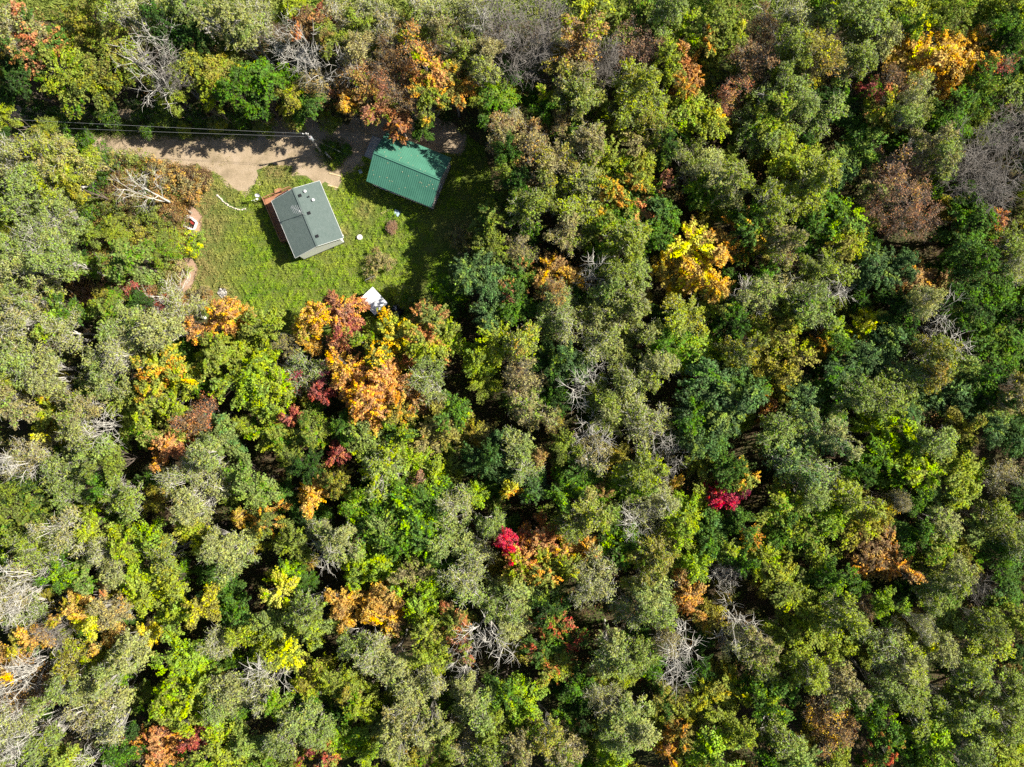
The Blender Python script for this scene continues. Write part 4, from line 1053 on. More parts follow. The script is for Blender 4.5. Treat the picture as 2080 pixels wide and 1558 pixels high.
# things that are easy to find, used to say where a tree stands
LAND = [(830, 345, "green-roofed garage"), (622, 446, "grey-roofed cabin"), (759, 611, "white shed roof"), (1425, 540, "golden maple beside dark oak"[:13]),
        (1912, 112, "broad golden crowns"), (1030, 1108, "crimson crown"), (744, 790, "big orange crown"), (1450, 830, "big cool green oak crowns"),
        (1756, 652, "bright yellow crown"), (1815, 900, "big lime crowns"), (1692, 1480, "rust-coloured crown"), (575, 62, "tall white snags"),
        (1462, 1004, "magenta crown"), (1475, 206, "red-orange thin crown"), (2000, 320, "grey leafless crowns"), (430, 655, "orange crown beside lawn"),
        (350, 905, "fiery orange crown"), (70, 105, "red-tipped maple"), (576, 1194, "yellow fan-shaped crown"), (776, 1226, "golden-brown crown"),
        (996, 1302, "white forked snags"), (338, 1500, "red-orange crowns at bottom edge"), (1310, 1034, "white twiggy birch"), (1130, 1300, "red-flecked maples"),
        (1384, 1320, "pale leafless crown"), (1905, 665, "white snags on green slope"[:11]), (638, 1000, "small golden crown"), (1782, 1122, "dark rust crown"),
        (1080, 75, "dark leafless crowns"), (1830, 405, "pinkish thin crown"), (383, 451, "white timber frame"), (752, 1150, "lime maple"),
        (1396, 150, "slim orange maple"), (1880, 575, "tan-orange crown"), (102, 450, "big sage birch crowns"), (380, 1420, "broad lime crown"),
        (1490, 1256, "white antler-like snag"), (2020, 455, "coral red crown"), (1560, 830, "orange strip of leaves"), (340, 760, "orange-edged maple"),
        (390, 1000, "pale leaning birch"), (455, 595, "pale stone heaps"), (1315, 410, "red-topped green maple"), (1130, 560, "rounded rusty crown")]
DIRS = ["east", "north-east", "north", "north-west", "west", "south-west", "south", "south-east"]
NUM = ["just", "one crown", "two crowns", "three crowns", "four crowns", "five crowns", "six crowns", "seven crowns", "eight crowns", "nine crowns", "ten crowns", "eleven crowns", "twelve crowns"]
used_labels = {}


def place_words(x, y):
    out = []
    for d, lx, ly, nm in sorted((math.hypot(x - a, y - b), a, b, n) for a, b, n in LAND):
        if d < 22: continue
        n = int(round(d / 62.0))
        if n > 12: break
        k = int(round(math.atan2(ly - y, x - lx) / (math.pi / 4))) % 8
        out.append("%s %s of the %s" % (NUM[n], DIRS[k], nm))
    return out or ["among the far crowns"]


def tree_label(x, y, r, kd, c1, c2, share):
    noun = KINDS[kd][2]
    if kd == 'd':
        look = {'w': "white-barked", 'k': "dark grey", 't': "greyish"}[c1] + " " + noun
    else:
        look = WORDS[c1] + ((" and " + WORDS[c2]) if c2 and c2 != c1 and share > .45 else "") + " " + noun
    if r < 27: look = "small " + look
    elif r > 51: look = "large " + look
    for w in place_words(x, y):
        s = look + ", " + w
        if s not in used_labels and len(s.split()) <= 16:
            used_labels[s] = 1
            return s
    return look + ", " + w


def in_poly(x, y, poly):
    c = False
    j = len(poly) - 1
    for i in range(len(poly)):
        xi, yi = poly[i]; xj, yj = poly[j]
        if (yi > y) != (yj > y) and x < (xj - xi) * (y - yi) / (yj - yi) + xi:
            c = not c
        j = i
    return c


GROUPS = dict(k="leafless trees in the wood", m="maples in the wood", g="broadleaf trees in the wood", o="oaks in the wood", b="aspens in the wood", q="birches in the wood",
              p="thinning trees in the wood", d="leafless trees in the wood", s="shrubs round the clearing", y="young trees between the crowns")
tr_rng = np.random.default_rng(77)


def put_tree(boughs, kd, H=None, bark=None):
    """One tree at its root; a wide tree has several big boughs, each leaning out from the one root."""
    kind, name, _ = KINDS[kd]
    vs = VAR[kind]
    x0 = sum(b[0] * b[2] for b in boughs) / sum(b[2] for b in boughs)
    y0 = sum(b[1] * b[2] for b in boughs) / sum(b[2] for b in boughs)
    r0 = max(math.hypot(b[0] - x0, b[1] - y0) + b[2] for b in boughs)
    fixed = H
    if H is None:
        H = {'m': 12.5, 'g': 12.5, 'o': 13, 'b': 14, 'q': 14, 'p': 12.5, 'd': 13.5, 'k': 13.5, 's': 2.6, 'y': 8.5}[kd] * tr_rng.uniform(.88, 1.12)
        if y0 < 235 and x0 < 500 and kd not in 'sy': H *= 1.0
        elif y0 < 235 and 500 <= x0 < 760 and kd not in 'sy': H *= .9
        if r0 > 0 and 985 < x0 < 1075 and 225 < y0 < 320: H = 13.0
    hc = H * .74
    wx, wy = P(x0, y0, hc)
    root = empty(name, (wx, wy, 0))
    for x, y, r, c1, c2, share in boughs:
        h = H * (1 if len(boughs) == 1 else tr_rng.uniform(.9, 1.03))
        if fixed is None:
            if r < 27 and kd != 's': h *= .86
            if kd == 's': h *= r / 34.0
        bx, by = P(x, y, h * .74)
        Rm = r * (CAM_H - h * .74) / 1431.0 * 1.12
        cand = sorted(range(len(vs)), key=lambda i: abs(vs[i][0] - Rm))[:max(3, len(vs) // 2)]
        vR, vH, crown, limbs, _ = vs[cand[tr_rng.integers(0, len(cand))]]
        sx = Rm / vR
        off = Vector((bx - wx, by - wy, h * .74)) if len(boughs) > 1 else Vector((0, 0, 1))
        lean = off.to_track_quat('Z', 'Y').to_matrix() @ Matrix.Rotation(tr_rng.uniform(0, 6.28), 3, 'Z')
        eu = lean.to_euler()
        for nm, me in (("crown", crown), ("trunk", limbs)):
            if me is None: continue
            o = link(nm, me, root)
            o.rotation_euler = eu
            o.scale = (sx, sx, h / vH)
            if nm == "crown":
                ca = np.array(PAL[c1]); cb = np.array(PAL[c2 or c1])
                o.color = (*(ca * tr_rng.uniform(.9, 1.12)), 1)
                o["tint_two"] = [float(v) for v in cb * tr_rng.uniform(.9, 1.12)]
                o["tint_share"] = float(share if c2 else 0.0)
            elif bark:
                o.material_slots[0].link = 'OBJECT'
                o.material_slots[0].material = BARK[bark]
    _, _, _, c1, c2, share = boughs[0]
    tag(root, None if kd in 'dk' else tree_label(x0, y0, r0, kd, c1, c2, share), 'shrub' if kd == 's' else 'tree', GROUPS[kd])
    return root


TREES = []
for line in T.strip().splitlines():
    for e in line.split(';'):
        f = e.split()
        x, y, r, kd = float(f[0]), float(f[1]), float(f[2]), f[3]
        spec = f[4].split(',')
        H = None
        for s in spec[1:]:
            if s[0] == 'h': H = float(s[1:])
        c = spec[0]
        share = 0.0
        c2 = None
        if ':' in c:
            c, sh = c.split(':'); share = float(sh)
        if '/' in c: c, c2 = c.split('/')
        TREES.append((x, y, r, kd, c, c2, share, H))
taken = [False] * len(TREES)
for i, (x, y, r, kd, c, c2, share, H) in enumerate(TREES):
    if taken[i]: continue
    taken[i] = True
    g = [(x, y, r, c, c2, share)]
    grew = kd not in 'ds' and H is None
    while grew and len(g) < 6:
        grew = False
        for j, u in enumerate(TREES):
            if taken[j] or u[3] != kd or u[7] is not None or u[4] not in (c, c2) or c not in (u[4], u[5]): continue
            if min(math.hypot(u[0] - q[0], u[1] - q[1]) / (u[2] + q[2]) for q in g) < .85:
                gx = g + [(u[0], u[1], u[2], u[4], u[5], u[6])]
                mx = sum(q[0] for q in gx) / len(gx); my = sum(q[1] for q in gx) / len(gx)
                if max(math.hypot(q[0] - mx, q[1] - my) + q[2] * .7 for q in gx) < 82:
                    g = gx; taken[j] = True; grew = True
                    break
    bark = {'w': 'white', 'k': 'grey', 't': 'pale'}[c] if kd == 'd' else None
    if kd == 'd':
        g = [(x, y, r, 'gy', None, 0.0)]
    root = put_tree(g, 'k' if kd == 'd' and c == 'k' else kd, H, bark)
    if kd == 'd':
        root["label"] = tree_label(x, y, r, kd, c, None, 0)

# lower trees that show in the gaps between the crowns
CLEAR = [(-50, 205), (200, 228), (500, 235), (620, 235), (760, 262), (930, 262), (985, 330), (960, 420), (900, 470), (905, 600), (870, 655),
         (600, 645), (480, 655), (400, 615), (330, 570), (330, 470), (300, 400), (180, 330), (130, 262), (-50, 250)]
fill = []
pts = np.array([(t[0], t[1], t[2]) for t in TREES])
for _ in range(9000):
    x, y = tr_rng.uniform(-30, 2110), tr_rng.uniform(30, 1590)
    r = tr_rng.uniform(20, 34)
    if in_poly(x, y, CLEAR): continue
    if 880 < x < 1000 and 220 < y < 480: continue
    if 925 < x < 1000 and 790 < y < 880: continue
    d = np.hypot(pts[:, 0] - x, pts[:, 1] - y)
    if np.any(d < .50 * (pts[:, 2] + r)): continue
    pts = np.vstack([pts, (x, y, r)])
    fill.append((x, y, r))
    if len(fill) >= 280: break
for x, y, r in fill:
    c1, c2, sh = [('gr', 'dg', .5), ('ol', 'gr', .5), ('yg', 'ol', .5), ('ol', 'og', .4), ('gr', 'lm', .4), ('dg', 'gr', .4), ('og', 'rb', .3)][tr_rng.integers(0, 7)]
    put_tree([(x, y, r, c1, c2, sh)], 'y')

# the wood goes on beyond the edges of the survey: one mass
vv, qq, r1, r2 = [], [], [], []
nb = 0
W = [v for k in ('green', 'maple', 'aspen') for v in VAR[k] if v[0] > 3.5]
ring = [(2165 + 70 * (i % 2), 40 + i * 72) for i in range(23)] + [(2290, 60 + i * 95) for i in range(17)] + [(-90, 420 + i * 90) for i in range(14)] + [(i * 95, 1640) for i in range(24)]
for x, y in ring:
    wx, wy = P(x, y, 9.5)
    R0, H0, _, _, (lv, lq) = W[tr_rng.integers(0, len(W))]
    a = tr_rng.uniform(0, 6.28); s = tr_rng.uniform(.85, 1.1)
    rot = np.array([[math.cos(a), -math.sin(a), 0], [math.sin(a), math.cos(a), 0], [0, 0, 1.0]])
    vv.append(lv @ rot.T * s + np.array([wx, wy, 0])); qq.append(lq + nb); nb += len(lv)
    r1.append(np.repeat(tr_rng.random(len(lq)), 4)); r2.append(np.full(len(lv), tr_rng.random()))
wood = link("woodland", np_mesh("woodland", np.concatenate(vv), np.concatenate(qq), [LEAF], None, dict(leaf_rnd=np.concatenate(r1), clump_rnd=np.concatenate(r2))))
wood.color = (*PAL['ol'], 1); wood["tint_two"] = list(PAL['gr']); wood["tint_share"] = .5
tag(wood, "unbroken green wood running on past the picture's edges", "woodland", kind="stuff")
# ------------------------------------------------------------------ small things of the yard
m_wood = simple("weathered_timber", (.42, .36, .28), (.30, .25, .19), 3, .85, bmp=.3)
m_plank = simple("new_pine_board", (.66, .50, .30), (.52, .38, .22), 3, .8)
m_stone = simple("pale_stone", (.50, .47, .43), (.34, .31, .28), 3, .9, bmp=.4)
m_blue = simple("pale_blue_plastic", (.42, .52, .60), (.34, .44, .52), 3, .6)
m_polew = simple("weathered_pole", (.36, .34, .31), (.24, .22, .20), 2, .9)
m_green = simple("green_plastic", (.02, .22, .09), (.015, .15, .06), 3, .5)
m_dgreen = simple("dark_green_plastic", (.015, .05, .035), (.01, .035, .025), 3, .5)
m_greyp = simple("grey_metal_box", (.30, .32, .34), (.22, .24, .25), 3, .5)

# utility pole and its wires
bx, by = P(653, 309)
HP = 7.5
pole_ = empty("utility_pole", (bx, by, 0))
tag(pole_, "grey wooden utility pole with a transformer can beside the gravel drive", "utility pole")
MB().tube([(0, 0, 0), (.02, .02, HP * .5), (0, 0, HP)], [.16, .14, .11], 12).build("post", m_polew, pole_)
MB().bar((-.55, .05, HP - .35), (.25, -.02, HP - .35), .10, .12).build("crossarm", m_polew, pole_)
tf = MB().lathe((.30, -.22, HP - 1.75), [(.10, 0), (.22, .03), (.22, .75), (.25, .76), (.25, .82), (.08, .88)], 16).bar((.05, -.03, HP - 1.3), (.18, -.14, HP - 1.3), .06, .3).build("transformer", m_greyp, pole_)
MB().lathe((.30, -.22, HP - .87), [(.04, 0), (.06, .04), (.03, .08), (.06, .12), (.02, .2)], 8).build("bushing", m_red, tf)
for x in (-.5, .2):
    MB().lathe((x, .04, HP - .29), [(.03, 0), (.06, .05), (.03, .09), (.06, .13), (.02, .17)], 8).build("insulator", m_pvc, pole_)
MB().lathe((0, 0, HP), [(.03, 0), (.06, .05), (.03, .09), (.05, .13), (.02, .17)], 8).build("insulator", m_pvc, pole_)


def wire(name, label, a, b, sag, r, n=26):
    a, b = Vector(a), Vector(b)
    pts = [a.lerp(b, k / n) - Vector((0, 0, sag * 4 * (k / n) * (1 - k / n))) for k in range(n + 1)]
    return tag(MB().tube(pts, r, 5).build(name, m_steel), label, "wire")


xa, ya = P(-260, 227, 6.5)
wire("power_line", "thin upper power line over the shaded drive, ending at the utility pole's top", (bx - .5, by + .05, HP - .13), (xa, ya, 6.6), .35, .014)
xa, ya = P(-260, 243, 5.6)
wire("power_line", "thin lower power line over the shaded drive, fixed below the utility pole's crossarm", (bx - .06, by - .05, HP - 1.1), (xa, ya, 5.7), .45, .014)
gx, gy_ = P(699, 312)
gw = tag(MB().tube([(bx, by, HP - 1.4), (gx, gy_, 0.0)], .014, 5).build("guy_wire", m_steel), "slanting guy wire from the utility pole to the weeds, yellow-white guard at its foot", "guy wire")
d = (Vector((bx, by, HP - 1.4)) - Vector((gx, gy_, 0)))
p0 = Vector((gx, gy_, 0)) + d * .01; p1 = Vector((gx, gy_, 0)) + d * .20
MB().tube([p0, p1], .05, 8).build("guard", simple("yellow_white_guard", (.78, .74, .55), (.7, .66, .46), 3, .5), gw)

# meter pedestal in the weeds
mx, my = P(671, 320)
mp_ = empty("meter_pedestal", (mx, my, 0), -.85)
tag(mp_, "grey electric meter board on posts in green weeds below the utility pole", "electric meter")
MB().box((-.45, 0, .65), (.09, .09, 1.3)).box((.45, 0, .65), (.09, .09, 1.3)).box((0, 0, 1.15), (1.15, .05, .45)).build("frame", m_wood, mp_)
bxo = MB().box((-.22, -.10, 1.16), (.32, .16, .48)).build("box", m_pvc, mp_)
MB().lathe((-.22, -.10, 1.40), [(.1, 0), (.11, .03), (.08, .10), (.02, .11)], 12).build("meter_dial", m_glass, bxo)
MB().box((.24, -.09, 1.14), (.30, .14, .36)).build("box", m_greyp, mp_)
MB().tube([(-.22, -.06, .9), (-.22, -.06, 0)], .03, 8).build("conduit", m_greyp, mp_)


def bush(x, y, r, h, c1, c2, sh, label, nm="shrub"):
    vs = VAR['shrub']
    vR, vH, crown, limbs, _ = vs[int(x * 7 + y) % len(vs)]
    wx, wy = P(x, y, h * .6)
    root = empty(nm, (wx, wy, 0), (x * 1.7) % 6.28)
    Rm = r * .0685
    for n_, me in (("crown", crown), ("trunk", limbs)):
        o = link(n_, me, root); o.scale = (Rm / vR, Rm / vR, h / vH)
        if n_ == "crown":
            o.color = (*PAL[c1], 1); o["tint_two"] = list(PAL[c2]); o["tint_share"] = sh
    tag(root, label, "shrub", "low plants in the yard")


bush(655, 302, 14, .8, 'gr', 'lm', .3, "low green plant at the foot of the utility pole")
bush(688, 318, 16, .8, 'gr', 'lm', .3, "low lush green plant east of the meter board")
bush(668, 300, 13, .7, 'gr', 'yg', .3, "low green plant between utility pole and guy wire")
bush(704, 305, 13, .7, 'gr', 'lm', .2, "low green plant at the foot of the guy wire")
bush(676, 334, 10, .5, 'yg', 'ta', .3, "small yellowish plant just south of the meter board")

# dish on a pole by the deck corner
dx, dy = P(535, 404)
ds = empty("satellite_dish", (dx, dy, 0), 0)
tag(ds, "pale satellite dish on a thin pole beside the cabin deck's corner", "satellite dish")
MB().tube([(0, 0, 0), (0, 0, 2.3)], .035, 8).build("pole", m_steel, ds)
dd = MB()
ax = Vector((.15, -.75, .6)).normalized(); q_ = ax.to_track_quat('Z', 'Y').to_matrix()
prof = [(0.0, 0.0), (.12, .012), (.24, .05), (.34, .10)]
n = 18
vs = []; fs = []
for (r_, z_) in prof:
    for k in range(n):
        a = 2 * math.pi * k / n
        vs.append(Vector((0, -.05, 2.35)) + q_ @ Vector((r_ * math.cos(a), r_ * math.sin(a) * .9, z_)))
nb2 = len(vs)
for (r_, z_) in prof:
    for k in range(n):
        a = 2 * math.pi * k / n
        vs.append(Vector((0, -.05, 2.35)) + q_ @ Vector((r_ * math.cos(a), r_ * math.sin(a) * .9, z_ - .025)))
for i in range(len(prof) - 1):
    for k in range(n):
        fs.append((i * n + k, i * n + (k + 1) % n, (i + 1) * n + (k + 1) % n, (i + 1) * n + k))
        fs.append((nb2 + (i + 1) * n + k, nb2 + (i + 1) * n + (k + 1) % n, nb2 + i * n + (k + 1) % n, nb2 + i * n + k))
dd.add(vs, fs).build("dish", simple("pale_lilac_paint", (.72, .70, .78), (.6, .58, .66), 3, .5), ds)
MB().tube([(0, -.05, 2.2), tuple(Vector((0, -.05, 2.35)) + ax * .42)], .014, 5).box(tuple(Vector((0, -.05, 2.35)) + ax * .44), (.07, .07, .1)).build("receiver_arm", m_greyp, ds)

# white garden post and rail by the shadow's edge
wx_, wy_ = P(521, 411)
gp = empty("plant_hanger", (wx_, wy_, 0), .4)
tag(gp, "small white garden post with a crossbar near the deck's shadow", "garden post")
MB().tube([(0, 0, 0), (0, 0, 1.25)], .04, 8).build("post", m_pvc, gp)
MB().tube([(0, 0, 1.2), (.42, 0, 1.3), (.5, 0, 1.15)], .025, 6).tube([(0, 0, 1.2), (-.3, 0, 1.28)], .025, 6).build("arm", m_pvc, gp)
MB().lathe((.5, 0, .82), [(.06, 0), (.13, .12), (.15, .22), (.12, .24)], 12).build("hanging_pot", m_pvc, gp)

# curved row of edging stones
curve = [(441, 397), (449, 403), (457, 412), (467, 419), (478, 424), (490, 427), (503, 423)]
srng = np.random.default_rng(31)
pts_ = []
for i in range(len(curve) - 1):
    a_, b_ = curve[i], curve[i + 1]
    L = math.hypot(b_[0] - a_[0], b_[1] - a_[1])
    for k in range(int(L / 2.9)):
        t = k * 2.9 / L
        pts_.append((a_[0] + (b_[0] - a_[0]) * t, a_[1] + (b_[1] - a_[1]) * t))
m_edge = simple("whitish_edging_stone", (.66, .60, .50), (.50, .42, .34), 5, .9, bmp=.3)
for i, (x, y) in enumerate(pts_):
    wx_, wy_ = P(x, y)
    o = MB().rock((0, 0, 0), srng.uniform(.08, .14) * (1.3 if i < 5 else 1), srng, .6).build("edging_stone", m_edge)
    o.location = (wx_ + srng.normal(0, .03), wy_ + srng.normal(0, .03), .07)
    o.rotation_euler[2] = srng.uniform(0, 6)
    tag(o, "pale stone in the curved edging row between drive and cabin", "stone", "stones of the curved edging row")

# open white timber frame with a red board inside
fr_c = [P(382.5, 438, .5), P(399, 450.5, .5), P(393, 467, .5), P(371, 458, .5)]
cx_, cy_ = sum(p[0] for p in fr_c) / 4, sum(p[1] for p in fr_c) / 4
fb = empty("timber_box", (cx_, cy_, 0))
tag(fb, "open white-painted timber box with a red board inside, at the lawn's west edge", "wooden box")
s_ = MB()
lc = [(p[0] - cx_, p[1] - cy_) for p in fr_c]
for i in range(4):
    a_, b_ = Vector((*lc[i], 0)), Vector((*lc[(i + 1) % 4], 0))
    ww = (.30, .16, .22, .34)[i]
    d_ = (b_ - a_).normalized()
    s_.bar(a_ + d_ * .0 + Vector((0, 0, .52 + .004 * i)), b_ + Vector((0, 0, .52 + .004 * i)), ww, .05)
    s_.bar(a_ + Vector((0, 0, .26)), b_ + Vector((0, 0, .26)), .05, .46)
s_.build("frame", simple("weathered_white_paint", (.74, .70, .70), (.58, .54, .54), 3, .7), fb)
MB().box((.22, .22, .30), (.62, .55, .04), rz=-.6).build("red_board", m_red, fb)
MB().box((-.25, -.2, .12), (.55, .6, .2), rz=-.6).build("dark_tub", m_black, fb)

# fallen poles and logs
def log(a, b, r0, r1, label, m=None, z=.1, forks=0, group=None):
    a_, b_ = P(*a), P(*b)
    d_ = Vector((b_[0] - a_[0], b_[1] - a_[1], 0)); n_ = Vector((-d_.y, d_.x, 0)).normalized()
    o = MB()
    p_ = [(-d_ / 2) * (1 - 2 * t) + n_ * .07 * math.sin(t * 7) for t in (0, .25, .5, .75, 1)]
    o.tube(p_, [r0 + (r1 - r0) * t for t in (0, .25, .5, .75, 1)], 8)
    for k in range(forks):
        s0 = p_[2 + k % 2]; o.tube([s0, s0 + d_ * .22 + n_ * (.5 if k % 2 else -.45) + Vector((0, 0, .15))], [r1 * .7, r1 * .3], 6)
    ob = o.build("fallen_log", m or m_wood)
    ob.location = ((a_[0] + b_[0]) / 2, (a_[1] + b_[1]) / 2, z)
    return tag(ob, label, "log", group)


log((361, 408), (393, 435), .09, .14, "pale straight pole lying between scrub and white timber box", z=.45)
log((349, 453), (368, 470), .07, .05, "thin grey split log in the scrub south-west of the timber box", z=.5, forks=1)
log((368, 420), (379, 437), .04, .03, "thin dry stick leaning at the white timber box", z=.6)

# planks and panels by the garage
def plank(a, b, wdt, label, nm="plank", m=None, z=.05, t=.05):
    a_, b_ = P(*a), P(*b)
    L = math.hypot(b_[0] - a_[0], b_[1] - a_[1])
    o = MB().box((0, 0, 0), (L, wdt, t)).box((0, 0, -.0), (L * .98, wdt * .5, t * 1.3)).build(nm, m or m_plank)
    o.location = ((a_[0] + b_[0]) / 2, (a_[1] + b_[1]) / 2, z)
    o.rotation_euler[2] = math.atan2(b_[1] - a_[1], b_[0] - a_[0])
    return tag(o, label, "timber")


plank((669, 352), (694, 358), .17, "pale timber along the gravel path's upper edge, reaching the garage's shadow")
plank((666, 376), (688, 382), .17, "pale timber along the gravel path's lower edge by the cabin corner")
plank((774, 434), (786, 428.5), .26, "short pale board on grass with one end in the garage's shadow")
plank((787, 428), (798, 422.5), .24, "weathered board lying in the shadow south of the garage", m=m_wood)
px_, py_ = P(806, 433)
pb = MB().box((0, 0, 0), (.85, .75, .12)).box((0, 0, .08), (.7, .6, .05)).box((.2, .1, .13), (.2, .2, .04)).box((-.2, -.1, .13), (.22, .15, .04)).build("plastic_lid", m_blue)
pb.location = (px_, py_, .12); pb.rotation_euler[2] = -.5
tag(pb, "pale blue square plastic lid on dark grass south of the garage", "lid")
px_, py_ = P(731, 482, .3)
wc = empty("well_cap", (px_, py_, 0))
tag(wc, "round whitish concrete well cap standing on the lawn east of the cabin", "well cap")
MB().lathe((0, 0, 0), [(.36, 0), (.36, .34), (.30, .36)], 24).build("ring", mc, wc)
MB().lathe((0, 0, .36), [(.38, 0), (.40, .02), (.38, .08), (.10, .10)], 24).build("lid", simple("whitish_concrete", (.62, .60, .57), (.5, .48, .45), 3, .9), wc)
MB().tube([(-.08, 0, .46), (-.06, 0, .52), (.06, 0, .52), (.08, 0, .46)], .015, 6).build("handle", m_black, wc)
px_, py_ = P(697, 480, .4)
lp = empty("garden_lamp", (px_, py_, 0))
tag(lp, "small white globe lamp on a short post at the cabin's south-east corner", "garden lamp")
MB().tube([(0, 0, 0), (0, 0, .7)], .03, 8).build("post", m_black, lp)
MB().lathe((0, 0, .7), [(.04, 0), (.12, .05), (.15, .14), (.12, .23), (.04, .27)], 14).build("globe", m_pvc, lp)

# heaps of stones and ash by the lawn
def heap(x, y, r, n_, label, seed, ash=True):
    rg = np.random.default_rng(seed)
    wx_, wy_ = P(x, y)
    o = MB()
    if ash: o.lathe((0, 0, 0), [(r * 1.15, 0), (r * .95, .05), (r * .3, .09)], 18, mi=1)
    for k in range(n_):
        a = 6.28 * k / n_ + rg.normal(0, .2); rr = r * (.95 if k % 3 else .35) * rg.uniform(.8, 1.1)
        o.rock((rr * math.cos(a), rr * math.sin(a), .10), rg.uniform(.10, .20), rg, .7)
    for k in range(5):
        a = rg.uniform(0, 6.28)
        o.bar((r * .5 * math.cos(a), r * .5 * math.sin(a), .22 + .03 * k), (-r * .5 * math.cos(a + .5), -r * .5 * math.sin(a + .5), .16 + .03 * k), .08, .07)
    ob = o.build("stone_heap", [m_stone, simple("grey_ash", (.20, .19, .18), (.10, .09, .09), 5, .95)])
    ob.location = (wx_, wy_, .02)
    tag(ob, label, "stone heap")


heap(452, 595, .60, 15, "larger pale heap of stones and ash on the lawn's lower west corner", 4)
heap(425, 597, .38, 8, "smaller pale heap of stones beside the larger ash heap", 6, False)

# shed with a white roof under the maples
SH = (-19.17, 11.44, math.radians(-47.7))
shed = empty("shed", (SH[0], SH[1], 0), SH[2])
tag(shed, "small shed with a flat white metal roof, partly under red maple leaves", "shed")
MB().box((0, 0, 1.1), (2.7, 2.05, 2.2)).build("wall", m_wood, shed)
sr = MB()
sr.add([(-1.55, -1.23, 2.25), (1.55, -1.23, 2.25), (1.55, 1.23, 2.42), (-1.55, 1.23, 2.42), (-1.55, -1.23, 2.19), (1.55, -1.23, 2.19), (1.55, 1.23, 2.36), (-1.55, 1.23, 2.36)],
       [(0, 1, 2, 3), (7, 6, 5, 4), (0, 4, 5, 1), (1, 5, 6, 2), (2, 6, 7, 3), (3, 7, 4, 0)])
for k in range(8):
    x = -1.5 + k * 3.0 / 7
    sr.bar((x, -1.23, 2.262), (x, 1.23, 2.432), .03, .02)
sr.build("roof", simple("white_metal_roof", (.80, .81, .83), (.72, .74, .77), 1.5, .4), shed)
sdr = MB().box((0, -1.05, 1.0), (.8, .05, 1.8)).build("door", m_trim, shed)
MB().box((.3, -1.1, 1.0), (.04, .05, .15)).build("handle", m_black, sdr)

# black sheeting heap beside the shed
tx, ty = P(806, 631, .4)
th = empty("tarp_heap", (tx, ty, 0), -.5)
tag(th, "heap of glossy black sheeting with pale poles on it, east of the white-roofed shed", "tarp")
n = 34
vs, fs = [], []
trg = np.random.default_rng(12)
ph = trg.random(12) * 6.28
for j in range(n):
    for i in range(n):
        u, v_ = i / (n - 1) * 2 - 1, j / (n - 1) * 2 - 1
        d_ = (abs(u) ** 2.6 + abs(v_) ** 2.6) ** (1 / 2.6)
        hgt = max(0, 1 - d_ ** 2.2) ** .5 * .62
        fold = .10 * math.sin(7 * u + 3 * v_ + ph[0]) + .07 * math.sin(11 * v_ - 5 * u + ph[1]) + .05 * math.sin(17 * u + ph[2]) * math.cos(13 * v_) 
        z = max(.012, hgt + fold * min(1, hgt * 2.5))
        vs.append((u * .85 * (1 + .1 * math.sin(5 * v_ + ph[3])), v_ * 1.25 * (1 + .1 * math.sin(4 * u + ph[4])), z))
for j in range(n - 1):
    for i in range(n - 1):
        fs.append((j * n + i, j * n + i + 1, (j + 1) * n + i + 1, (j + 1) * n + i))
o_ = MB().add(vs, fs).build("sheet", simple("black_glossy_sheet", (.014, .014, .018), (.01, .01, .013), 3, .28, .6), th)
for a_, b_ in (((-.75, .35, .62), (-.05, .25, .80)), ((-.35, .55, .75), (-.05, -.05, .82)), ((-.5, .0, .66), (-.1, .1, .80)), ((.05, -.55, .72), (.55, -.35, .66))):
    MB().bar(a_, b_, .07, .05).build("pole", m_steel, th)

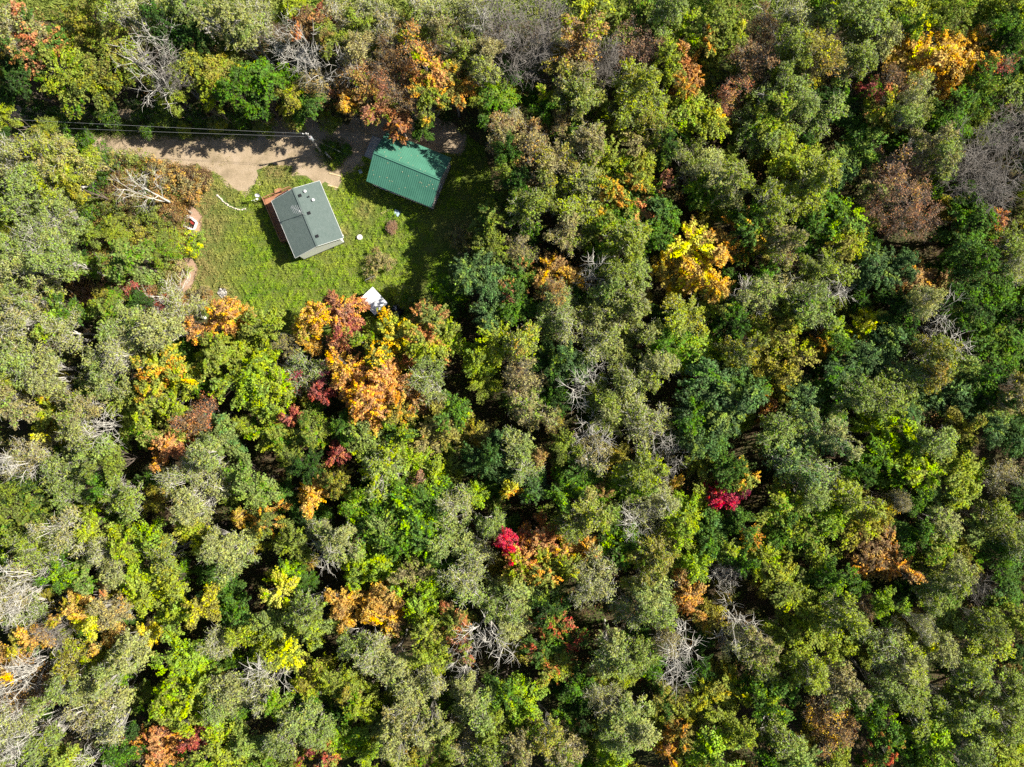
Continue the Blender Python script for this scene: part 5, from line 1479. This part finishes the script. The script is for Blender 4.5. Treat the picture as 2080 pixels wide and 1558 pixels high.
# bent pipe standing in the shadow above the shed
qx, qy = P(744, 572)
pp = MB().tube([(0, 0, 0), (0, 0, 1.05), (.12, .06, 1.12), (1.45, .62, 1.2)], .035, 8).build("bent_pipe", m_steel)
pp.location = (qx, qy, 0)
tag(pp, "thin bent grey pipe standing in shadow north of the white-roofed shed", "pipe")

# cart and two barrels behind the garage
cxp, cyp = P(850, 259, .6)
ct = empty("utility_cart", (cxp, cyp, 0), -.12)
tag(ct, "grey metal cart in the shade behind the garage, beside a green barrel", "cart")
c_ = MB().box((0, 0, .55), (.95, .75, .05))
for s in (-1, 1):
    c_.box((0, s * .37, .70), (.95, .03, .28)); c_.box((s * .47, 0, .70), (.03, .71, .28))
c_.build("tray", m_greyp, ct)
for s in (-1, 1):
    wo = MB().tube([(0, s * .42, .28), (0, s * .50, .28)], .27, 16).build("wheel", m_black, ct)
    MB().tube([(0, s * .505, .28), (0, s * .52, .28)], .12, 12).build("hub", m_steel, wo)
MB().tube([(-.47, -.3, .6), (-.75, -.3, .85), (-.75, .3, .85), (-.47, .3, .6)], .022, 6).build("handle", m_pvc, ct)


def barrel(x, y, m, label):
    wx_, wy_ = P(x, y, .8)
    b0 = MB().lathe((0, 0, 0), [(.26, 0), (.29, .04), (.30, .28), (.315, .3), (.30, .32), (.30, .58), (.315, .6), (.30, .62), (.28, .86), (.25, .88)], 20).build("barrel", m)
    b0.location = (wx_, wy_, 0)
    tag(b0, label, "barrel")
    MB().lathe((0, 0, .88), [(.24, 0), (.24, .02), (.05, .03)], 16).box((0, 0, .915), (.2, .05, .03)).build("lid", m, b0)


barrel(861, 255, m_green, "bright green plastic barrel beside the grey cart behind the garage")
barrel(871, 257, m_dgreen, "dark green barrel in deep shade, east of the bright green one")
# pale crate in the garage's shadow on the path
cxp, cyp = P(733, 350, .3)
fc = empty("folding_chair", (cxp, cyp, 0), .5)
tag(fc, "small pale metal chair in the garage's shadow on the gravel", "chair")
MB().box((0, 0, .42), (.42, .40, .03)).build("seat", m_steel, fc)
MB().box((0, .20, .68), (.42, .03, .28)).build("backrest", m_steel, fc)
for x in (-.19, .19):
    for y in (-.18, .18):
        MB().tube([(x, y, 0), (x, y * .9, .41)], .015, 6).build("leg", m_black, fc)
